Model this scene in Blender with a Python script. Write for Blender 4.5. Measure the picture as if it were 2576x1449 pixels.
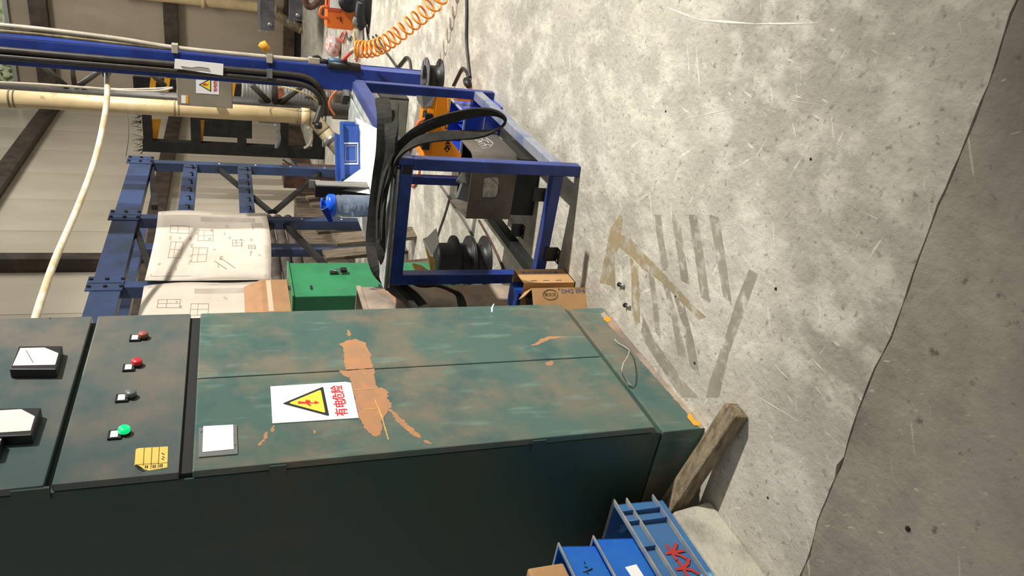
import bpy, math, random
from mathutils import Vector, Matrix
random.seed(7)
for _o in list(bpy.data.objects): bpy.data.objects.remove(_o)
SC = bpy.context.scene
COL = SC.collection

# ------------------------------------------------------------------ camera
# phone held upright, picture stored on its side: the world's "up" points to the left of the frame
IW, IH, FPX, EYE = 2576, 1449, 1863.257, 1.45
R0 = Vector((-0.31900818, -0.15375397, -0.93519704))   # image right in world
R1 = Vector((-0.47205048, 0.88142432, 0.01610942))     # image down in world
R2 = Vector((0.82182852, 0.44659925, -0.35376121))     # view direction
cd = bpy.data.cameras.new('camera'); cam = bpy.data.objects.new('camera', cd); COL.objects.link(cam)
cd.sensor_fit = 'HORIZONTAL'; cd.sensor_width = 36; cd.lens = FPX / IW * 36
cd.clip_start = 0.05; cd.clip_end = 100
cam.matrix_world = Matrix(((R0.x, -R1.x, -R2.x, 0), (R0.y, -R1.y, -R2.y, 0), (R0.z, -R1.z, -R2.z, EYE), (0, 0, 0, 1)))
SC.camera = cam

# ------------------------------------------------------------------ world, lamps, exposure
SC.view_settings.view_transform = 'Standard'; SC.view_settings.look = 'None'
SC.view_settings.gamma = 1; SC.view_settings.use_curve_mapping = False
SC.view_settings.exposure = 0.0
wd = bpy.data.worlds.new('workshop'); SC.world = wd; wd.use_nodes = True
wd.node_tree.nodes['Background'].inputs[0].default_value = (1.0, 0.95, 0.87, 1)
wd.node_tree.nodes['Background'].inputs[1].default_value = 0.32

def spot(name, loc, target, watts, size, blend, radius, col=(1, 0.96, 0.88)):
    l = bpy.data.lights.new(name, 'SPOT'); l.energy = watts; l.spot_size = math.radians(size); l.spot_blend = blend
    l.shadow_soft_size = radius; l.color = col
    o = bpy.data.objects.new(name, l); COL.objects.link(o); o.location = loc
    o.rotation_euler = (Vector(target) - Vector(loc)).to_track_quat('-Z', 'Y').to_euler()
    return o
spot('bay_lamp', (4.0, -5.0, 5.0), (4.75, 1.4, 0.5), 4200, 63, 0.62, 0.10)
spot('bay_lamp_far', (9.4, -4.6, 5.6), (9.2, 1.8, 0), 2600, 60, 0.5, 0.12)
def fill_area(name, loc, size, watts):
    l = bpy.data.lights.new(name, 'AREA'); l.shape = 'SQUARE'; l.size = size; l.energy = watts; l.color = (1, .95, .86)
    o = bpy.data.objects.new(name, l); COL.objects.link(o); o.location = loc
fill_area('hall_fill_light', (11.5, 0.8, 7.2), 2.2, 360)  # unseen fill light added to brighten the back hall and its walls

# ------------------------------------------------------------------ helpers
def P(px, py, axis, val):
    """the point on the plane (axis = val) that a pixel of the 2576 x 1449 frame looks at"""
    d = R0 * ((px - IW / 2) / FPX) + R1 * ((py - IH / 2) / FPX) + R2
    o = Vector((0, 0, EYE)); t = (val - o[axis]) / d[axis]
    return o + d * t

def V(*a): return Vector(a)

def catmull(pts, n=6, closed=False):
    pts = [Vector(p) for p in pts]; out = []; m = len(pts)
    rng = m if closed else m - 1
    for i in range(rng):
        if closed: a, b, c, d = pts[i - 1], pts[i], pts[(i + 1) % m], pts[(i + 2) % m]
        else: a, b, c, d = pts[max(i - 1, 0)], pts[i], pts[i + 1], pts[min(i + 2, m - 1)]
        for k in range(n):
            t = k / n
            out.append(0.5 * ((2 * b) + (c - a) * t + (2 * a - 5 * b + 4 * c - d) * t * t + (3 * b - a - 3 * c + d) * t ** 3))
    if not closed: out.append(pts[-1].copy())
    return out

class B:
    def __init__(s): s.v = []; s.f = []; s.sm = []
    def add(s, vs, fs, smooth=False):
        n = len(s.v); s.v += [Vector(v) for v in vs]
        for f in fs: s.f.append([i + n for i in f]); s.sm.append(smooth)
        return s
    def hexa(s, p): # 8 points: bottom 4 ccw, top 4 ccw
        return s.add(p, [(3, 2, 1, 0), (4, 5, 6, 7), (0, 1, 5, 4), (1, 2, 6, 5), (2, 3, 7, 6), (3, 0, 4, 7)])
    def box(s, x0, x1, y0, y1, z0, z1):
        return s.hexa([(x0, y0, z0), (x1, y0, z0), (x1, y1, z0), (x0, y1, z0), (x0, y0, z1), (x1, y0, z1), (x1, y1, z1), (x0, y1, z1)])
    def obox(s, c, a, b, d): # centre, three half vectors
        c, a, b, d = Vector(c), Vector(a), Vector(b), Vector(d)
        return s.hexa([c - a - b - d, c + a - b - d, c + a + b - d, c - a + b - d, c - a - b + d, c + a - b + d, c + a + b + d, c - a + b + d])
    def beam(s, p, q, w, h, up=(0, 0, 1)):
        p, q = Vector(p), Vector(q); d = q - p; t = d.normalized()
        side = Vector(up).cross(t)
        if side.length < 1e-4: side = Vector((1, 0, 0)).cross(t)
        side.normalize(); u = t.cross(side)
        return s.obox((p + q) / 2, d / 2, side * w / 2, u * h / 2)
    def tube(s, pts, r, n=8, smooth=0, closed=False):
        if smooth: pts = catmull(pts, smooth, closed)
        pts = [Vector(p) for p in pts]; m = len(pts); vs = []; fs = []
        t0 = (pts[1] - pts[0]).normalized(); nrm = t0.orthogonal().normalized()
        for i, p in enumerate(pts):
            if closed: t = (pts[(i + 1) % m] - pts[i - 1]).normalized()
            else: t = (pts[min(i + 1, m - 1)] - pts[max(i - 1, 0)]).normalized()
            nrm = (nrm - t * nrm.dot(t)); nrm.normalize(); bn = t.cross(nrm)
            rr = r[i] if isinstance(r, (list, tuple)) else r
            for k in range(n):
                a = 2 * math.pi * k / n; vs.append(p + (nrm * math.cos(a) + bn * math.sin(a)) * rr)
        for i in range(m if closed else m - 1):
            j = (i + 1) % m
            for k in range(n): fs.append((i * n + k, i * n + (k + 1) % n, j * n + (k + 1) % n, j * n + k))
        s.add(vs, fs, True)
        if not closed:
            b = len(s.v) - len(vs)
            s.f.append([b + k for k in reversed(range(n))]); s.sm.append(False)
            s.f.append([b + (m - 1) * n + k for k in range(n)]); s.sm.append(False)
        return s
    def lathe(s, prof, c=(0, 0, 0), n=24, axis=(0, 0, 1), smooth=True):
        c = Vector(c); ax = Vector(axis).normalized(); u = ax.orthogonal().normalized(); w = ax.cross(u); vs = []; fs = []
        for r, z in prof:
            for k in range(n):
                a = 2 * math.pi * k / n; vs.append(c + ax * z + (u * math.cos(a) + w * math.sin(a)) * r)
        for i in range(len(prof) - 1):
            for k in range(n): fs.append((i * n + k, i * n + (k + 1) % n, (i + 1) * n + (k + 1) % n, (i + 1) * n + k))
        return s.add(vs, fs, smooth)
    def disc(s, c, r, axis, t, n=20):
        return s.lathe([(0.0001, 0), (r, 0), (r, t), (0.0001, t)], c, n, axis, False)
    def prism(s, pts, off): # planar 3D polygon extruded by a vector
        pts = [Vector(p) for p in pts]; off = Vector(off); n = len(pts)
        vs = pts + [p + off for p in pts]
        fs = [list(reversed(range(n))), [n + i for i in range(n)]] + [(i, (i + 1) % n, n + (i + 1) % n, n + i) for i in range(n)]
        return s.add(vs, fs)
    def ribbon(s, pts, wdir, w, t, smooth=5): # flat band: wdir is one vector or a list of vectors
        n0 = len(pts)
        wl = [Vector(wdir)] * n0 if not isinstance(wdir, list) else [Vector(a) for a in wdir]
        pp = catmull(pts, smooth); ww = catmull(wl, smooth); m = len(pp); vs = []; fs = []
        for i, p in enumerate(pp):
            tg = (pp[min(i + 1, m - 1)] - pp[max(i - 1, 0)]).normalized()
            wd_ = ww[i] - tg * ww[i].dot(tg); wd_.normalize(); nn = tg.cross(wd_)
            for a, b in ((-.5, -.5), (-.17, -.62), (.17, -.62), (.5, -.5), (.5, .5), (.17, .62), (-.17, .62), (-.5, .5)):
                vs.append(p + wd_ * w * a + nn * t * b)
        for i in range(m - 1):
            for k in range(8): fs.append((i * 8 + k, i * 8 + (k + 1) % 8, (i + 1) * 8 + (k + 1) % 8, (i + 1) * 8 + k))
        fs.append([7, 6, 5, 4, 3, 2, 1, 0]); fs.append([(m - 1) * 8 + k for k in range(8)])
        return s.add(vs, fs)
    def mesh(s, name, off=(0, 0, 0)):
        off = Vector(off); me = bpy.data.meshes.new(name)
        me.from_pydata([v - off for v in s.v], [], s.f); me.update()
        me.polygons.foreach_set('use_smooth', s.sm)
        return me
    def part(s, name, mat, parent, bevel=0, label=None):
        w = WL[parent]; o = bpy.data.objects.new(name, s.mesh(name, w)); COL.objects.link(o); o.parent = parent
        o.data.materials.append(mat); WL[o] = w
        if bevel: bev(o, bevel)
        if label: o['label'] = label
        return o
    def solo(s, name, mat, label=None, cat=None, group=None, bevel=0, kind=None, loc=None):
        if loc is None:
            xs = [v.x for v in s.v]; ys = [v.y for v in s.v]; zs = [v.z for v in s.v]
            loc = Vector(((min(xs) + max(xs)) / 2, (min(ys) + max(ys)) / 2, min(zs)))
        o = bpy.data.objects.new(name, s.mesh(name, loc)); COL.objects.link(o); o.location = loc; WL[o] = Vector(loc)
        o.data.materials.append(mat)
        if label: o['label'] = label
        if cat: o['category'] = cat
        if group: o['group'] = group
        if kind: o['kind'] = kind
        if bevel: bev(o, bevel)
        return o
WL = {}
def bev(o, w, seg=2):
    m = o.modifiers.new('bevel', 'BEVEL'); m.width = w; m.segments = seg; m.limit_method = 'ANGLE'; m.angle_limit = math.radians(40)
def thing(name, label, cat, loc, group=None, kind=None):
    o = bpy.data.objects.new(name, None); COL.objects.link(o); o.location = loc; WL[o] = Vector(loc)
    o.empty_display_size = 0.1
    if label: o['label'] = label
    if cat: o['category'] = cat
    if group: o['group'] = group
    if kind: o['kind'] = kind
    return o
def text(body, size, origin, ux, uy, mat, name, parent, align='LEFT', lift=0.0006, sx=1.0, thick=0.0):
    """flat lettering in the plane through origin spanned by ux (reading direction) and uy (up)"""
    c = bpy.data.curves.new('t', 'FONT'); c.body = body; c.size = 1; c.align_x = align; c.resolution_u = 2
    c.offset = thick
    o = bpy.data.objects.new('t', c); COL.objects.link(o); bpy.context.view_layer.update()
    me = bpy.data.meshes.new_from_object(o.evaluated_get(bpy.context.evaluated_depsgraph_get()))
    bpy.data.objects.remove(o)
    ux, uy = Vector(ux).normalized(), Vector(uy).normalized(); n = ux.cross(uy).normalized()
    b = B(); b.add([Vector(origin) + ux * v.co.x * size * sx + uy * v.co.y * size + n * lift for v in me.vertices], [list(p.vertices) for p in me.polygons])
    return b.part(name, mat, parent)

def lin(c):
    return tuple((x / 255 / 12.92 if x / 255 <= 0.04045 else ((x / 255 + 0.055) / 1.055) ** 2.4) for x in c) + (1,)
def worn(m, scale, lo, hi, amax=.75):
    nt = m.node_tree; bs = nt.nodes['Principled BSDF']; tc = nt.nodes.new('ShaderNodeTexCoord'); n = nt.nodes.new('ShaderNodeTexNoise')
    n.inputs['Scale'].default_value = scale; n.inputs['Detail'].default_value = 10; mr = nt.nodes.new('ShaderNodeMapRange')
    mr.inputs['From Min'].default_value = lo; mr.inputs['From Max'].default_value = hi; mr.inputs['To Max'].default_value = amax
    nt.links.new(tc.outputs['Object'], n.inputs['Vector']); nt.links.new(n.outputs['Fac'], mr.inputs['Value']); nt.links.new(mr.outputs[0], bs.inputs['Alpha'])
def mk(name, c1, c2=None, scale=5, lo=0.42, hi=0.6, rough=0.5, metal=0.0, bump=0.0, bscale=80, c3=None, scale3=25, lo3=0.58, hi3=0.68,
       stretch=(1, 1, 1), stretch3=(1, 1, 1), detail=5, spec=0.5, emit=0, alpha=None, trans=0, ior=1.45, c4=None, scale4=90, lo4=.66, hi4=.7, coat=0, rvar=0):
    m = bpy.data.materials.new(name); m.use_nodes = True; nt = m.node_tree; ns = nt.nodes; lk = nt.links.new
    bs = ns['Principled BSDF']; bs.inputs['Roughness'].default_value = rough; bs.inputs['Metallic'].default_value = metal
    bs.inputs['Specular IOR Level'].default_value = spec; bs.inputs['IOR'].default_value = ior
    bs.inputs['Base Color'].default_value = lin(c1)
    if coat: bs.inputs['Coat Weight'].default_value = coat
    if trans: bs.inputs['Transmission Weight'].default_value = trans
    if emit: bs.inputs['Emission Color'].default_value = lin(c1); bs.inputs['Emission Strength'].default_value = emit
    tc = None
    def noise(sc, st, off):
        nonlocal tc
        if tc is None: tc = ns.new('ShaderNodeTexCoord')
        mp = ns.new('ShaderNodeMapping'); mp.inputs['Scale'].default_value = st; mp.inputs['Location'].default_value = (off, off * 1.7, off * .6)
        lk(tc.outputs['Object'], mp.inputs['Vector'])
        n = ns.new('ShaderNodeTexNoise'); n.inputs['Scale'].default_value = sc; n.inputs['Detail'].default_value = detail; n.inputs['Roughness'].default_value = .6
        lk(mp.outputs[0], n.inputs['Vector']); return n
    last = None
    for c, sc, l, h, st, off in ((c2, scale, lo, hi, stretch, 0), (c3, scale3, lo3, hi3, stretch3, 7.3), (c4, scale4, lo4, hi4, (1, 1, 1), 3.1)):
        if c is None: continue
        n = noise(sc, st, off); mr = ns.new('ShaderNodeMapRange'); mr.inputs['From Min'].default_value = l; mr.inputs['From Max'].default_value = h
        lk(n.outputs['Fac'], mr.inputs['Value'])
        mx = ns.new('ShaderNodeMix'); mx.data_type = 'RGBA'; mx.inputs[6].default_value = lin(c1); mx.inputs[7].default_value = lin(c)
        lk(mr.outputs[0], mx.inputs[0])
        if last: lk(last, mx.inputs[6])
        last = mx.outputs[2]
        if rvar and off == 0:
            rr = ns.new('ShaderNodeMapRange'); rr.inputs['To Min'].default_value = rough; rr.inputs['To Max'].default_value = rough + rvar
            lk(mr.outputs[0], rr.inputs['Value']); lk(rr.outputs[0], bs.inputs['Roughness'])
    if last: lk(last, bs.inputs['Base Color'])
    if bump:
        n = noise(bscale, (1, 1, 1), 1.3); bp = ns.new('ShaderNodeBump'); bp.inputs['Strength'].default_value = bump; bp.inputs['Distance'].default_value = .01
        lk(n.outputs['Fac'], bp.inputs['Height']); lk(bp.outputs[0], bs.inputs['Normal'])
    return m

# ------------------------------------------------------------------ materials
m_floor = mk('concrete_floor', (188, 183, 170), (146, 141, 130), scale=.9, lo=.40, hi=.66, rough=.6, bump=.6, bscale=42, detail=12,
             c3=(206, 201, 188), scale3=7, lo3=.46, hi3=.66, stretch3=(1, 1.4, 1), c4=(122, 117, 106), scale4=44, lo4=.58, hi4=.74, rvar=.15)
m_floor2 = mk('concrete_floor_dirt_shade', (168, 161, 147), (122, 115, 102), scale=1.6, lo=.40, hi=.62, rough=.6, bump=.6, bscale=42, detail=12,
              c3=(182, 176, 160), scale3=2.4, lo3=.54, hi3=.70, c4=(74, 69, 60), scale4=26, lo4=.62, hi4=.76, rvar=.15)  # near slab: dirt, with part of its shade mixed into the darker colour
def scuffs(m, col, layers):
    nt = m.node_tree; ns = nt.nodes; lk = nt.links.new; bs = ns['Principled BSDF']; src = bs.inputs['Base Color'].links[0].from_socket
    tc = ns.new('ShaderNodeTexCoord')
    for ang, sc, st, lo, hi in layers:
        mp = ns.new('ShaderNodeMapping'); mp.inputs['Rotation'].default_value = (0, 0, math.radians(ang)); mp.inputs['Scale'].default_value = (1, 1 / st, 1); mp.inputs['Location'].default_value = (ang * .1, sc * .1, 0)
        mp.vector_type = 'TEXTURE'; n = ns.new('ShaderNodeTexNoise'); n.inputs['Scale'].default_value = sc; n.inputs['Detail'].default_value = 3
        mr = ns.new('ShaderNodeMapRange'); mr.inputs['From Min'].default_value = lo; mr.inputs['From Max'].default_value = hi; mr.inputs['To Max'].default_value = .55
        mx = ns.new('ShaderNodeMix'); mx.data_type = 'RGBA'; mx.inputs[7].default_value = lin(col)
        lk(tc.outputs['Object'], mp.inputs['Vector']); lk(mp.outputs[0], n.inputs['Vector']); lk(n.outputs['Fac'], mr.inputs['Value']); lk(mr.outputs[0], mx.inputs[0]); lk(src, mx.inputs[6]); src = mx.outputs[2]
    lk(src, bs.inputs['Base Color'])
scuffs(m_floor, (232, 228, 216), ((35, 46, .10, .68, .73), (-50, 38, .08, .69, .74), (85, 64, .16, .67, .72), (-12, 56, .12, .69, .74)))
scuffs(m_floor2, (206, 200, 186), ((35, 42, .07, .68, .71), (-50, 60, .3, .69, .72)))
m_plinth = mk('concrete_plinth', (186, 181, 166), (150, 145, 132), scale=6, rough=.8, bump=.6, bscale=50, c3=(104, 98, 88), scale3=40, lo3=.66, hi3=.72)
m_joint = mk('joint_dirt', (84, 78, 69), (56, 52, 46), scale=30, rough=.9)
m_tape = mk('worn_tape_grey', (164, 157, 140), (142, 135, 120), scale=5, rough=.7, c3=(186, 180, 165), scale3=30, lo3=.56, hi3=.66)
m_tape2 = mk('worn_tape_ochre', (172, 152, 112), (154, 140, 112), scale=6, rough=.7, c3=(186, 178, 160), scale3=26, lo3=.54, hi3=.66)
worn(m_tape, 16, .36, .50, .62); worn(m_tape2, 14, .36, .52, .68)
m_wall = mk('wall_panel', (196, 188, 172), (180, 171, 155), scale=.8, rough=.35, spec=.5, stretch=(1, 1, .4))
m_wall_end = mk('wall_panel_end', (170, 158, 140), (150, 138, 120), scale=.8, rough=.45, stretch=(1, 1, .4))
m_girt = mk('girt_steel', (52, 45, 40), (74, 62, 54), scale=5, rough=.5)
m_curb = mk('curb_stained', (92, 74, 58), (60, 48, 40), scale=3, rough=.8, bump=.3)
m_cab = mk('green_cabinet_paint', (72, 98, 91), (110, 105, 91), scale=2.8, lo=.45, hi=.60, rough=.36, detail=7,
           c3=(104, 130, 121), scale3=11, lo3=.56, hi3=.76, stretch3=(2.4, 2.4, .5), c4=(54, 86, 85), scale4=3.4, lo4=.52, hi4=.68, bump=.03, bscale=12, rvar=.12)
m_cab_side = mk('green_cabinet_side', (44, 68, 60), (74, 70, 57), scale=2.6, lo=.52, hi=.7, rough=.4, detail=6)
m_cab_up = mk('green_cabinet_upper', (74, 90, 90), (106, 101, 93), scale=3.4, lo=.42, hi=.64, rough=.22, detail=6, bump=.04, bscale=9, rvar=.14)
m_primer = mk('orange_primer', (172, 124, 86), (158, 120, 90), scale=14, rough=.6, c3=(184, 124, 78), scale3=30, lo3=.6, hi3=.7)
m_rub = mk('black_rubber', (26, 26, 26), rough=.6)
m_black = mk('black_paint', (30, 30, 31), (44, 43, 43), scale=7, rough=.45)
m_frame_black = mk('black_frame_paint', (20, 20, 21), (32, 31, 31), scale=7, rough=.55)
m_blackpl = mk('black_plastic', (28, 28, 30), rough=.45)
m_white = mk('white_sheet', (238, 238, 236), rough=.5)
m_paper = mk('paper', (244, 243, 240), rough=.7)
m_draw = mk('drawing_paper', (206, 196, 184), (196, 185, 172), scale=3, rough=.6)
m_ink = mk('drawing_ink', (146, 138, 132), rough=.8)
m_inkd = mk('dark_ink', (40, 38, 40), rough=.7)
m_glass = mk('meter_glass', (246, 248, 250), rough=.04, spec=.9, coat=1)
m_dial_glare = mk('dial_face_glare', (236, 234, 226), rough=.1, coat=1)  # pale dial, the white reflection on its glass painted in as colour
m_alu = mk('aluminium', (176, 180, 180), rough=.32, metal=.9)
m_zinc = mk('zinc_steel', (168, 170, 172), (140, 142, 146), scale=20, rough=.35, metal=.85)
m_red = mk('red_cap', (196, 40, 52), rough=.3)
m_redd = mk('red_cap_dirty', (150, 78, 62), (128, 84, 70), scale=60, rough=.5)
m_greycap = mk('grey_cap', (92, 104, 102), rough=.4)
m_glow = mk('green_lamp_lens', (8, 212, 118), rough=.2, emit=.9)
m_yel = mk('yellow_tag', (232, 200, 96), (222, 190, 90), scale=20, rough=.6)
m_signy = mk('sign_yellow', (240, 216, 70), rough=.5)
m_signr = mk('sign_red', (206, 44, 48), rough=.5)
m_signk = mk('sign_black', (38, 40, 44), rough=.5)
m_blue = mk('blue_frame_paint', (38, 60, 132), (30, 48, 108), scale=6, rough=.38, c3=(120, 104, 96), scale3=26, lo3=.70, hi3=.74)
m_blue2 = mk('blue_rack_paint', (54, 70, 106), (48, 58, 76), scale=2.0, rough=.34, c3=(112, 100, 100), scale3=26, lo3=.69, hi3=.73)
m_bluepost = mk('blue_post_paint', (32, 58, 140), (26, 44, 108), scale=3, rough=.34, c3=(104, 82, 78), scale3=14, lo3=.68, hi3=.74)
m_bluebin = mk('blue_bin_plastic', (22, 92, 196), (30, 104, 190), scale=9, rough=.5)
m_bluebin2 = mk('blue_crate_worn', (52, 116, 170), (64, 104, 150), scale=5, rough=.6, c3=(116, 182, 214), scale3=11, lo3=.62, hi3=.70)
m_binrim = mk('bin_rim_dusty', (150, 148, 140), (110, 124, 146), scale=9, rough=.7)
m_bluebox = mk('blue_steel_box', (52, 88, 168), (44, 76, 150), scale=5, rough=.4)
m_wood = mk('grey_wood', (134, 120, 98), (96, 84, 66), scale=9, rough=.8, bump=.5, bscale=40, stretch=(6, 1, 6), c3=(154, 136, 106), scale3=14, stretch3=(5, 1, 5), lo3=.5, hi3=.7)
m_plank = mk('old_plank', (104, 92, 76), (68, 58, 48), scale=6, rough=.85, stretch=(5, 5, .6), bump=.4)
m_board = mk('grey_tabletop', (188, 192, 190), (150, 156, 154), scale=9, rough=.45, c3=(120, 126, 124), scale3=30, lo3=.62, hi3=.7)
m_strap = mk('black_webbing', (44, 42, 37), (32, 31, 28), scale=30, rough=.9, bump=.5, bscale=220)
m_strap2 = mk('black_webbing_stitch', (70, 68, 60), (40, 38, 34), scale=200, rough=.9)
m_steel_dk = mk('dark_mill_steel', (104, 98, 90), (84, 79, 72), scale=4, rough=.45, metal=.15, c3=(100, 78, 62), scale3=9, lo3=.66, hi3=.75)
m_orange = mk('orange_machine', (244, 150, 20), (236, 136, 16), scale=3, rough=.36)
m_orange2 = mk('orange_feeder', (222, 112, 38), (206, 98, 30), scale=4, rough=.45)
m_hose = mk('orange_hose', (244, 150, 50), rough=.35)
m_hose2 = mk('orange_cable', (206, 104, 52), rough=.5)
m_case = mk('blue_clear_plastic', (40, 72, 196), rough=.15, trans=.15, spec=.6)
m_casel = mk('blue_clear_edge', (150, 160, 190), rough=.3)
m_greycase = mk('grey_tool_case', (106, 108, 100), (90, 92, 86), scale=4, rough=.5)
m_greydk = mk('grey_machine_vent', (104, 104, 102), rough=.5)
m_green = mk('green_locker_paint', (52, 136, 90), (46, 118, 80), scale=3, rough=.45, c3=(92, 130, 104), scale3=9, lo3=.64, hi3=.74)
m_kraft = mk('kraft_card', (186, 146, 100), (174, 134, 90), scale=5, rough=.75, c3=(130, 104, 74), scale3=8, lo3=.68, hi3=.8)
m_card = mk('brown_card', (172, 130, 94), (160, 120, 86), scale=5, rough=.75)
m_tapec = mk('clear_tape', (206, 186, 160), rough=.15, spec=.8)
m_foam = mk('white_foam', (236, 236, 234), rough=.7)
m_chip = mk('yellow_plywood', (206, 170, 104), (184, 146, 84), scale=16, rough=.7)
m_rust = mk('rusty_plate', (172, 156, 138), (116, 104, 96), scale=3, rough=.6, c3=(170, 130, 96), scale3=5, lo3=.55, hi3=.7)
m_pvc = mk('beige_pvc', (208, 188, 146), (190, 168, 128), scale=3, rough=.4, c3=(140, 122, 92), scale3=12, lo3=.66, hi3=.76)
m_pvcdirty = mk('dirty_pvc', (150, 138, 108), (104, 94, 74), scale=6, rough=.6)
m_pvcgrey = mk('grey_pvc', (176, 170, 156), (160, 152, 138), scale=8, rough=.4)
m_tubegrey = mk('grey_steel_tube', (66, 64, 60), (52, 50, 47), scale=4, rough=.45)
m_whose = mk('cream_hose', (216, 208, 190), (196, 178, 140), scale=10, rough=.45)
m_cable = mk('black_cable', (40, 36, 33), (54, 48, 43), scale=12, rough=.5)
m_cableg = mk('grey_cable', (92, 90, 86), rough=.5)
m_wire = mk('yellow_wire', (206, 186, 120), rough=.5)
m_ebox = mk('grey_enclosure', (140, 132, 116), (130, 122, 106), scale=3, rough=.4)
m_stripey = mk('hazard_yellow', (222, 158, 40), (206, 140, 34), scale=6, rough=.5)
m_tarp = mk('brown_tarp', (86, 76, 72), (60, 53, 50), scale=5, rough=.8, bump=.6, bscale=9)
m_copper = mk('copper_wire', (190, 132, 104), (170, 112, 88), scale=60, rough=.3, metal=.7, stretch=(.1, .1, 6))
m_bluefit = mk('blue_fitting', (52, 92, 120), rough=.4)
m_redcab = mk('red_cable', (220, 84, 66), rough=.5)
m_waterglass = mk('clear_plastic', (206, 220, 240), rough=.05, trans=.82, ior=1.16)
m_water = mk('water', (236, 243, 249), rough=.0, trans=1.0, ior=1.33)
m_bluecap = mk('blue_cap', (20, 92, 226), rough=.3)
m_foil = mk('window_pane', (150, 165, 120), (210, 215, 190), scale=7, rough=.2, c3=(70, 90, 50), scale3=12, lo3=.5, hi3=.6)
m_rustiron = mk('rusty_iron', (92, 62, 50), (66, 46, 38), scale=9, rough=.7)
m_redtxt = mk('red_spray', (176, 52, 46), rough=.6)
m_bluetxt = mk('blue_print', (70, 92, 160), rough=.7)
m_lbl = mk('light_print', (196, 206, 220), rough=.5)

# ================================================================== SETTING
FLY0, FLY1, FLX0, FLX1 = -7.5, 4.85, -2.5, 16.76
fl = B().box(FLX0, FLX1, FLY0, FLY1, -.12, -.03).solo('floor', m_joint, 'grey concrete workshop floor with worn tape stripes and a cracked joint', kind='structure', loc=(0, 0, 0))
jp = [P(a, b, 2, 0) for a, b in ((2544, 34), (2487, 212), (2435, 344), (2361, 516), (2298, 688), (2243, 850), (2201, 927), (2155, 1041), (2124, 1150), (2057, 1310), (2036, 1398))]
jp = [V(jp[0].x + .02, FLY0, 0)] + [V(jp[0].x, -1.5, 0)] + jp + [V(jp[-1].x - .01, 2.6, 0), V(jp[-1].x, FLY1, 0)]
fine = []
for a, b in zip(jp, jp[1:]):
    n = max(2, int((b - a).length / .035))
    for i in range(n): fine.append(a.lerp(b, i / n))
fine.append(jp[-1])
rj = random.Random(3)
ea = [p + V(.0006 + rj.random() * .004 + (.008 if rj.random() < .06 else 0), 0, 0) for p in fine]
eb = [p - V(.0006 + rj.random() * .003, 0, 0) for p in fine]
B().prism(ea + [V(FLX1, FLY1, 0), V(FLX1, FLY0, 0)], (0, 0, -.03)).part('concrete_slab', m_floor, fl)
B().prism(list(reversed(eb)) + [V(FLX0, FLY0, 0), V(FLX0, FLY1, 0)], (0, 0, -.03)).part('concrete_slab', m_floor2, fl)
# worn tape stripes in front of the cabinet (flat marks; pixel sketch of crop 1440..2100 x 540..1000)
def decal(pts, mat, name, parent, z=.0006, s=3.15, ox=1440, oy=540):
    pp = [P(a / s + ox, b / s + oy, 2, z) for a, b in pts]
    n = (pp[1] - pp[0]).cross(pp[2] - pp[1])
    b = B(); b.add(pp, [list(range(len(pp)))]); return b.part(name, mat, parent)
for pts in (((650, 0), (700, 0), (715, 130), (740, 300), (765, 440), (705, 445), (690, 300), (665, 150)),
            ((780, 0), (845, 0), (880, 260), (930, 560), (860, 520), (830, 300)),
            ((920, 0), (990, 0), (1040, 330), (1090, 700), (1015, 650), (970, 330)),
            ((1080, 0), (1160, 20), (1210, 330), (1260, 700), (1195, 650), (1130, 280)),
            ((1400, 430), (1470, 470), (1380, 720), (1240, 1100), (1160, 1449), (1060, 1449), (1080, 1330), (1130, 1200), (1230, 900), (1290, 700)),
            ((600, 460), (650, 510), (680, 760), (700, 990), (655, 930), (640, 760)),
            ((705, 520), (770, 590), (840, 850), (905, 1140), (835, 1120), (770, 740)),
            ((800, 640), (880, 690), (960, 1000), (1010, 1280), (930, 1200), (880, 900)),
            ((560, 800), (640, 980), (760, 1150), (900, 1340), (1000, 1449), (860, 1449), (660, 1150), (540, 960))):
    decal(pts, m_tape, 'tape_stripe', fl)
for pts in (((375, 0), (395, 10), (390, 100), (375, 250), (335, 330), (340, 600), (300, 560), (215, 540), (260, 300), (300, 110)),
            ((385, 160), (440, 170), (560, 300), (700, 440), (830, 580), (960, 720), (1060, 810), (1000, 830), (860, 690), (700, 530), (560, 430), (460, 330), (378, 260)),
            ((455, 330), (515, 400), (530, 600), (535, 850), (500, 880), (470, 740), (465, 500))):
    decal(pts, m_tape2, 'tape_stripe', fl, z=.0009)
# scratches and white scrape marks
for a, b, w in (((1712, 303), (1888, 262), 2.2), ((1965, 249), (2058, 263), 1.6), ((1993, 308), (2003, 344), 4), ((1680, 20), (1760, 50), 6), ((1760, 50), (1900, 60), 7), ((1900, 60), (2060, 58), 5),
                ((1600, 87), (1650, 92), 1.6), ((1765, 420), (1748, 450), 1.5), ((1885, 985), (2010, 1060), 3), ((1950, 920), (1990, 960), 3), ((2040, 900), (2080, 940), 3)):
    pa, pb = P(a[0], a[1], 2, .0008), P(b[0], b[1], 2, .0008); d = (pb - pa).normalized(); s_ = V(-d.y, d.x, 0) * (w * .00055)
    bb = B(); bb.add([pa - s_ * .3, pa + s_ * .3, (pa + pb) / 2 + s_, pb + s_ * .2, pb - s_ * .2, (pa + pb) / 2 - s_], [(0, 5, 4, 3, 2, 1)]); bb.part('scrape_mark', mk('scrape', (222, 218, 206), rough=.7) if 'scrape' not in bpy.data.materials else bpy.data.materials['scrape'], fl)

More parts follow.
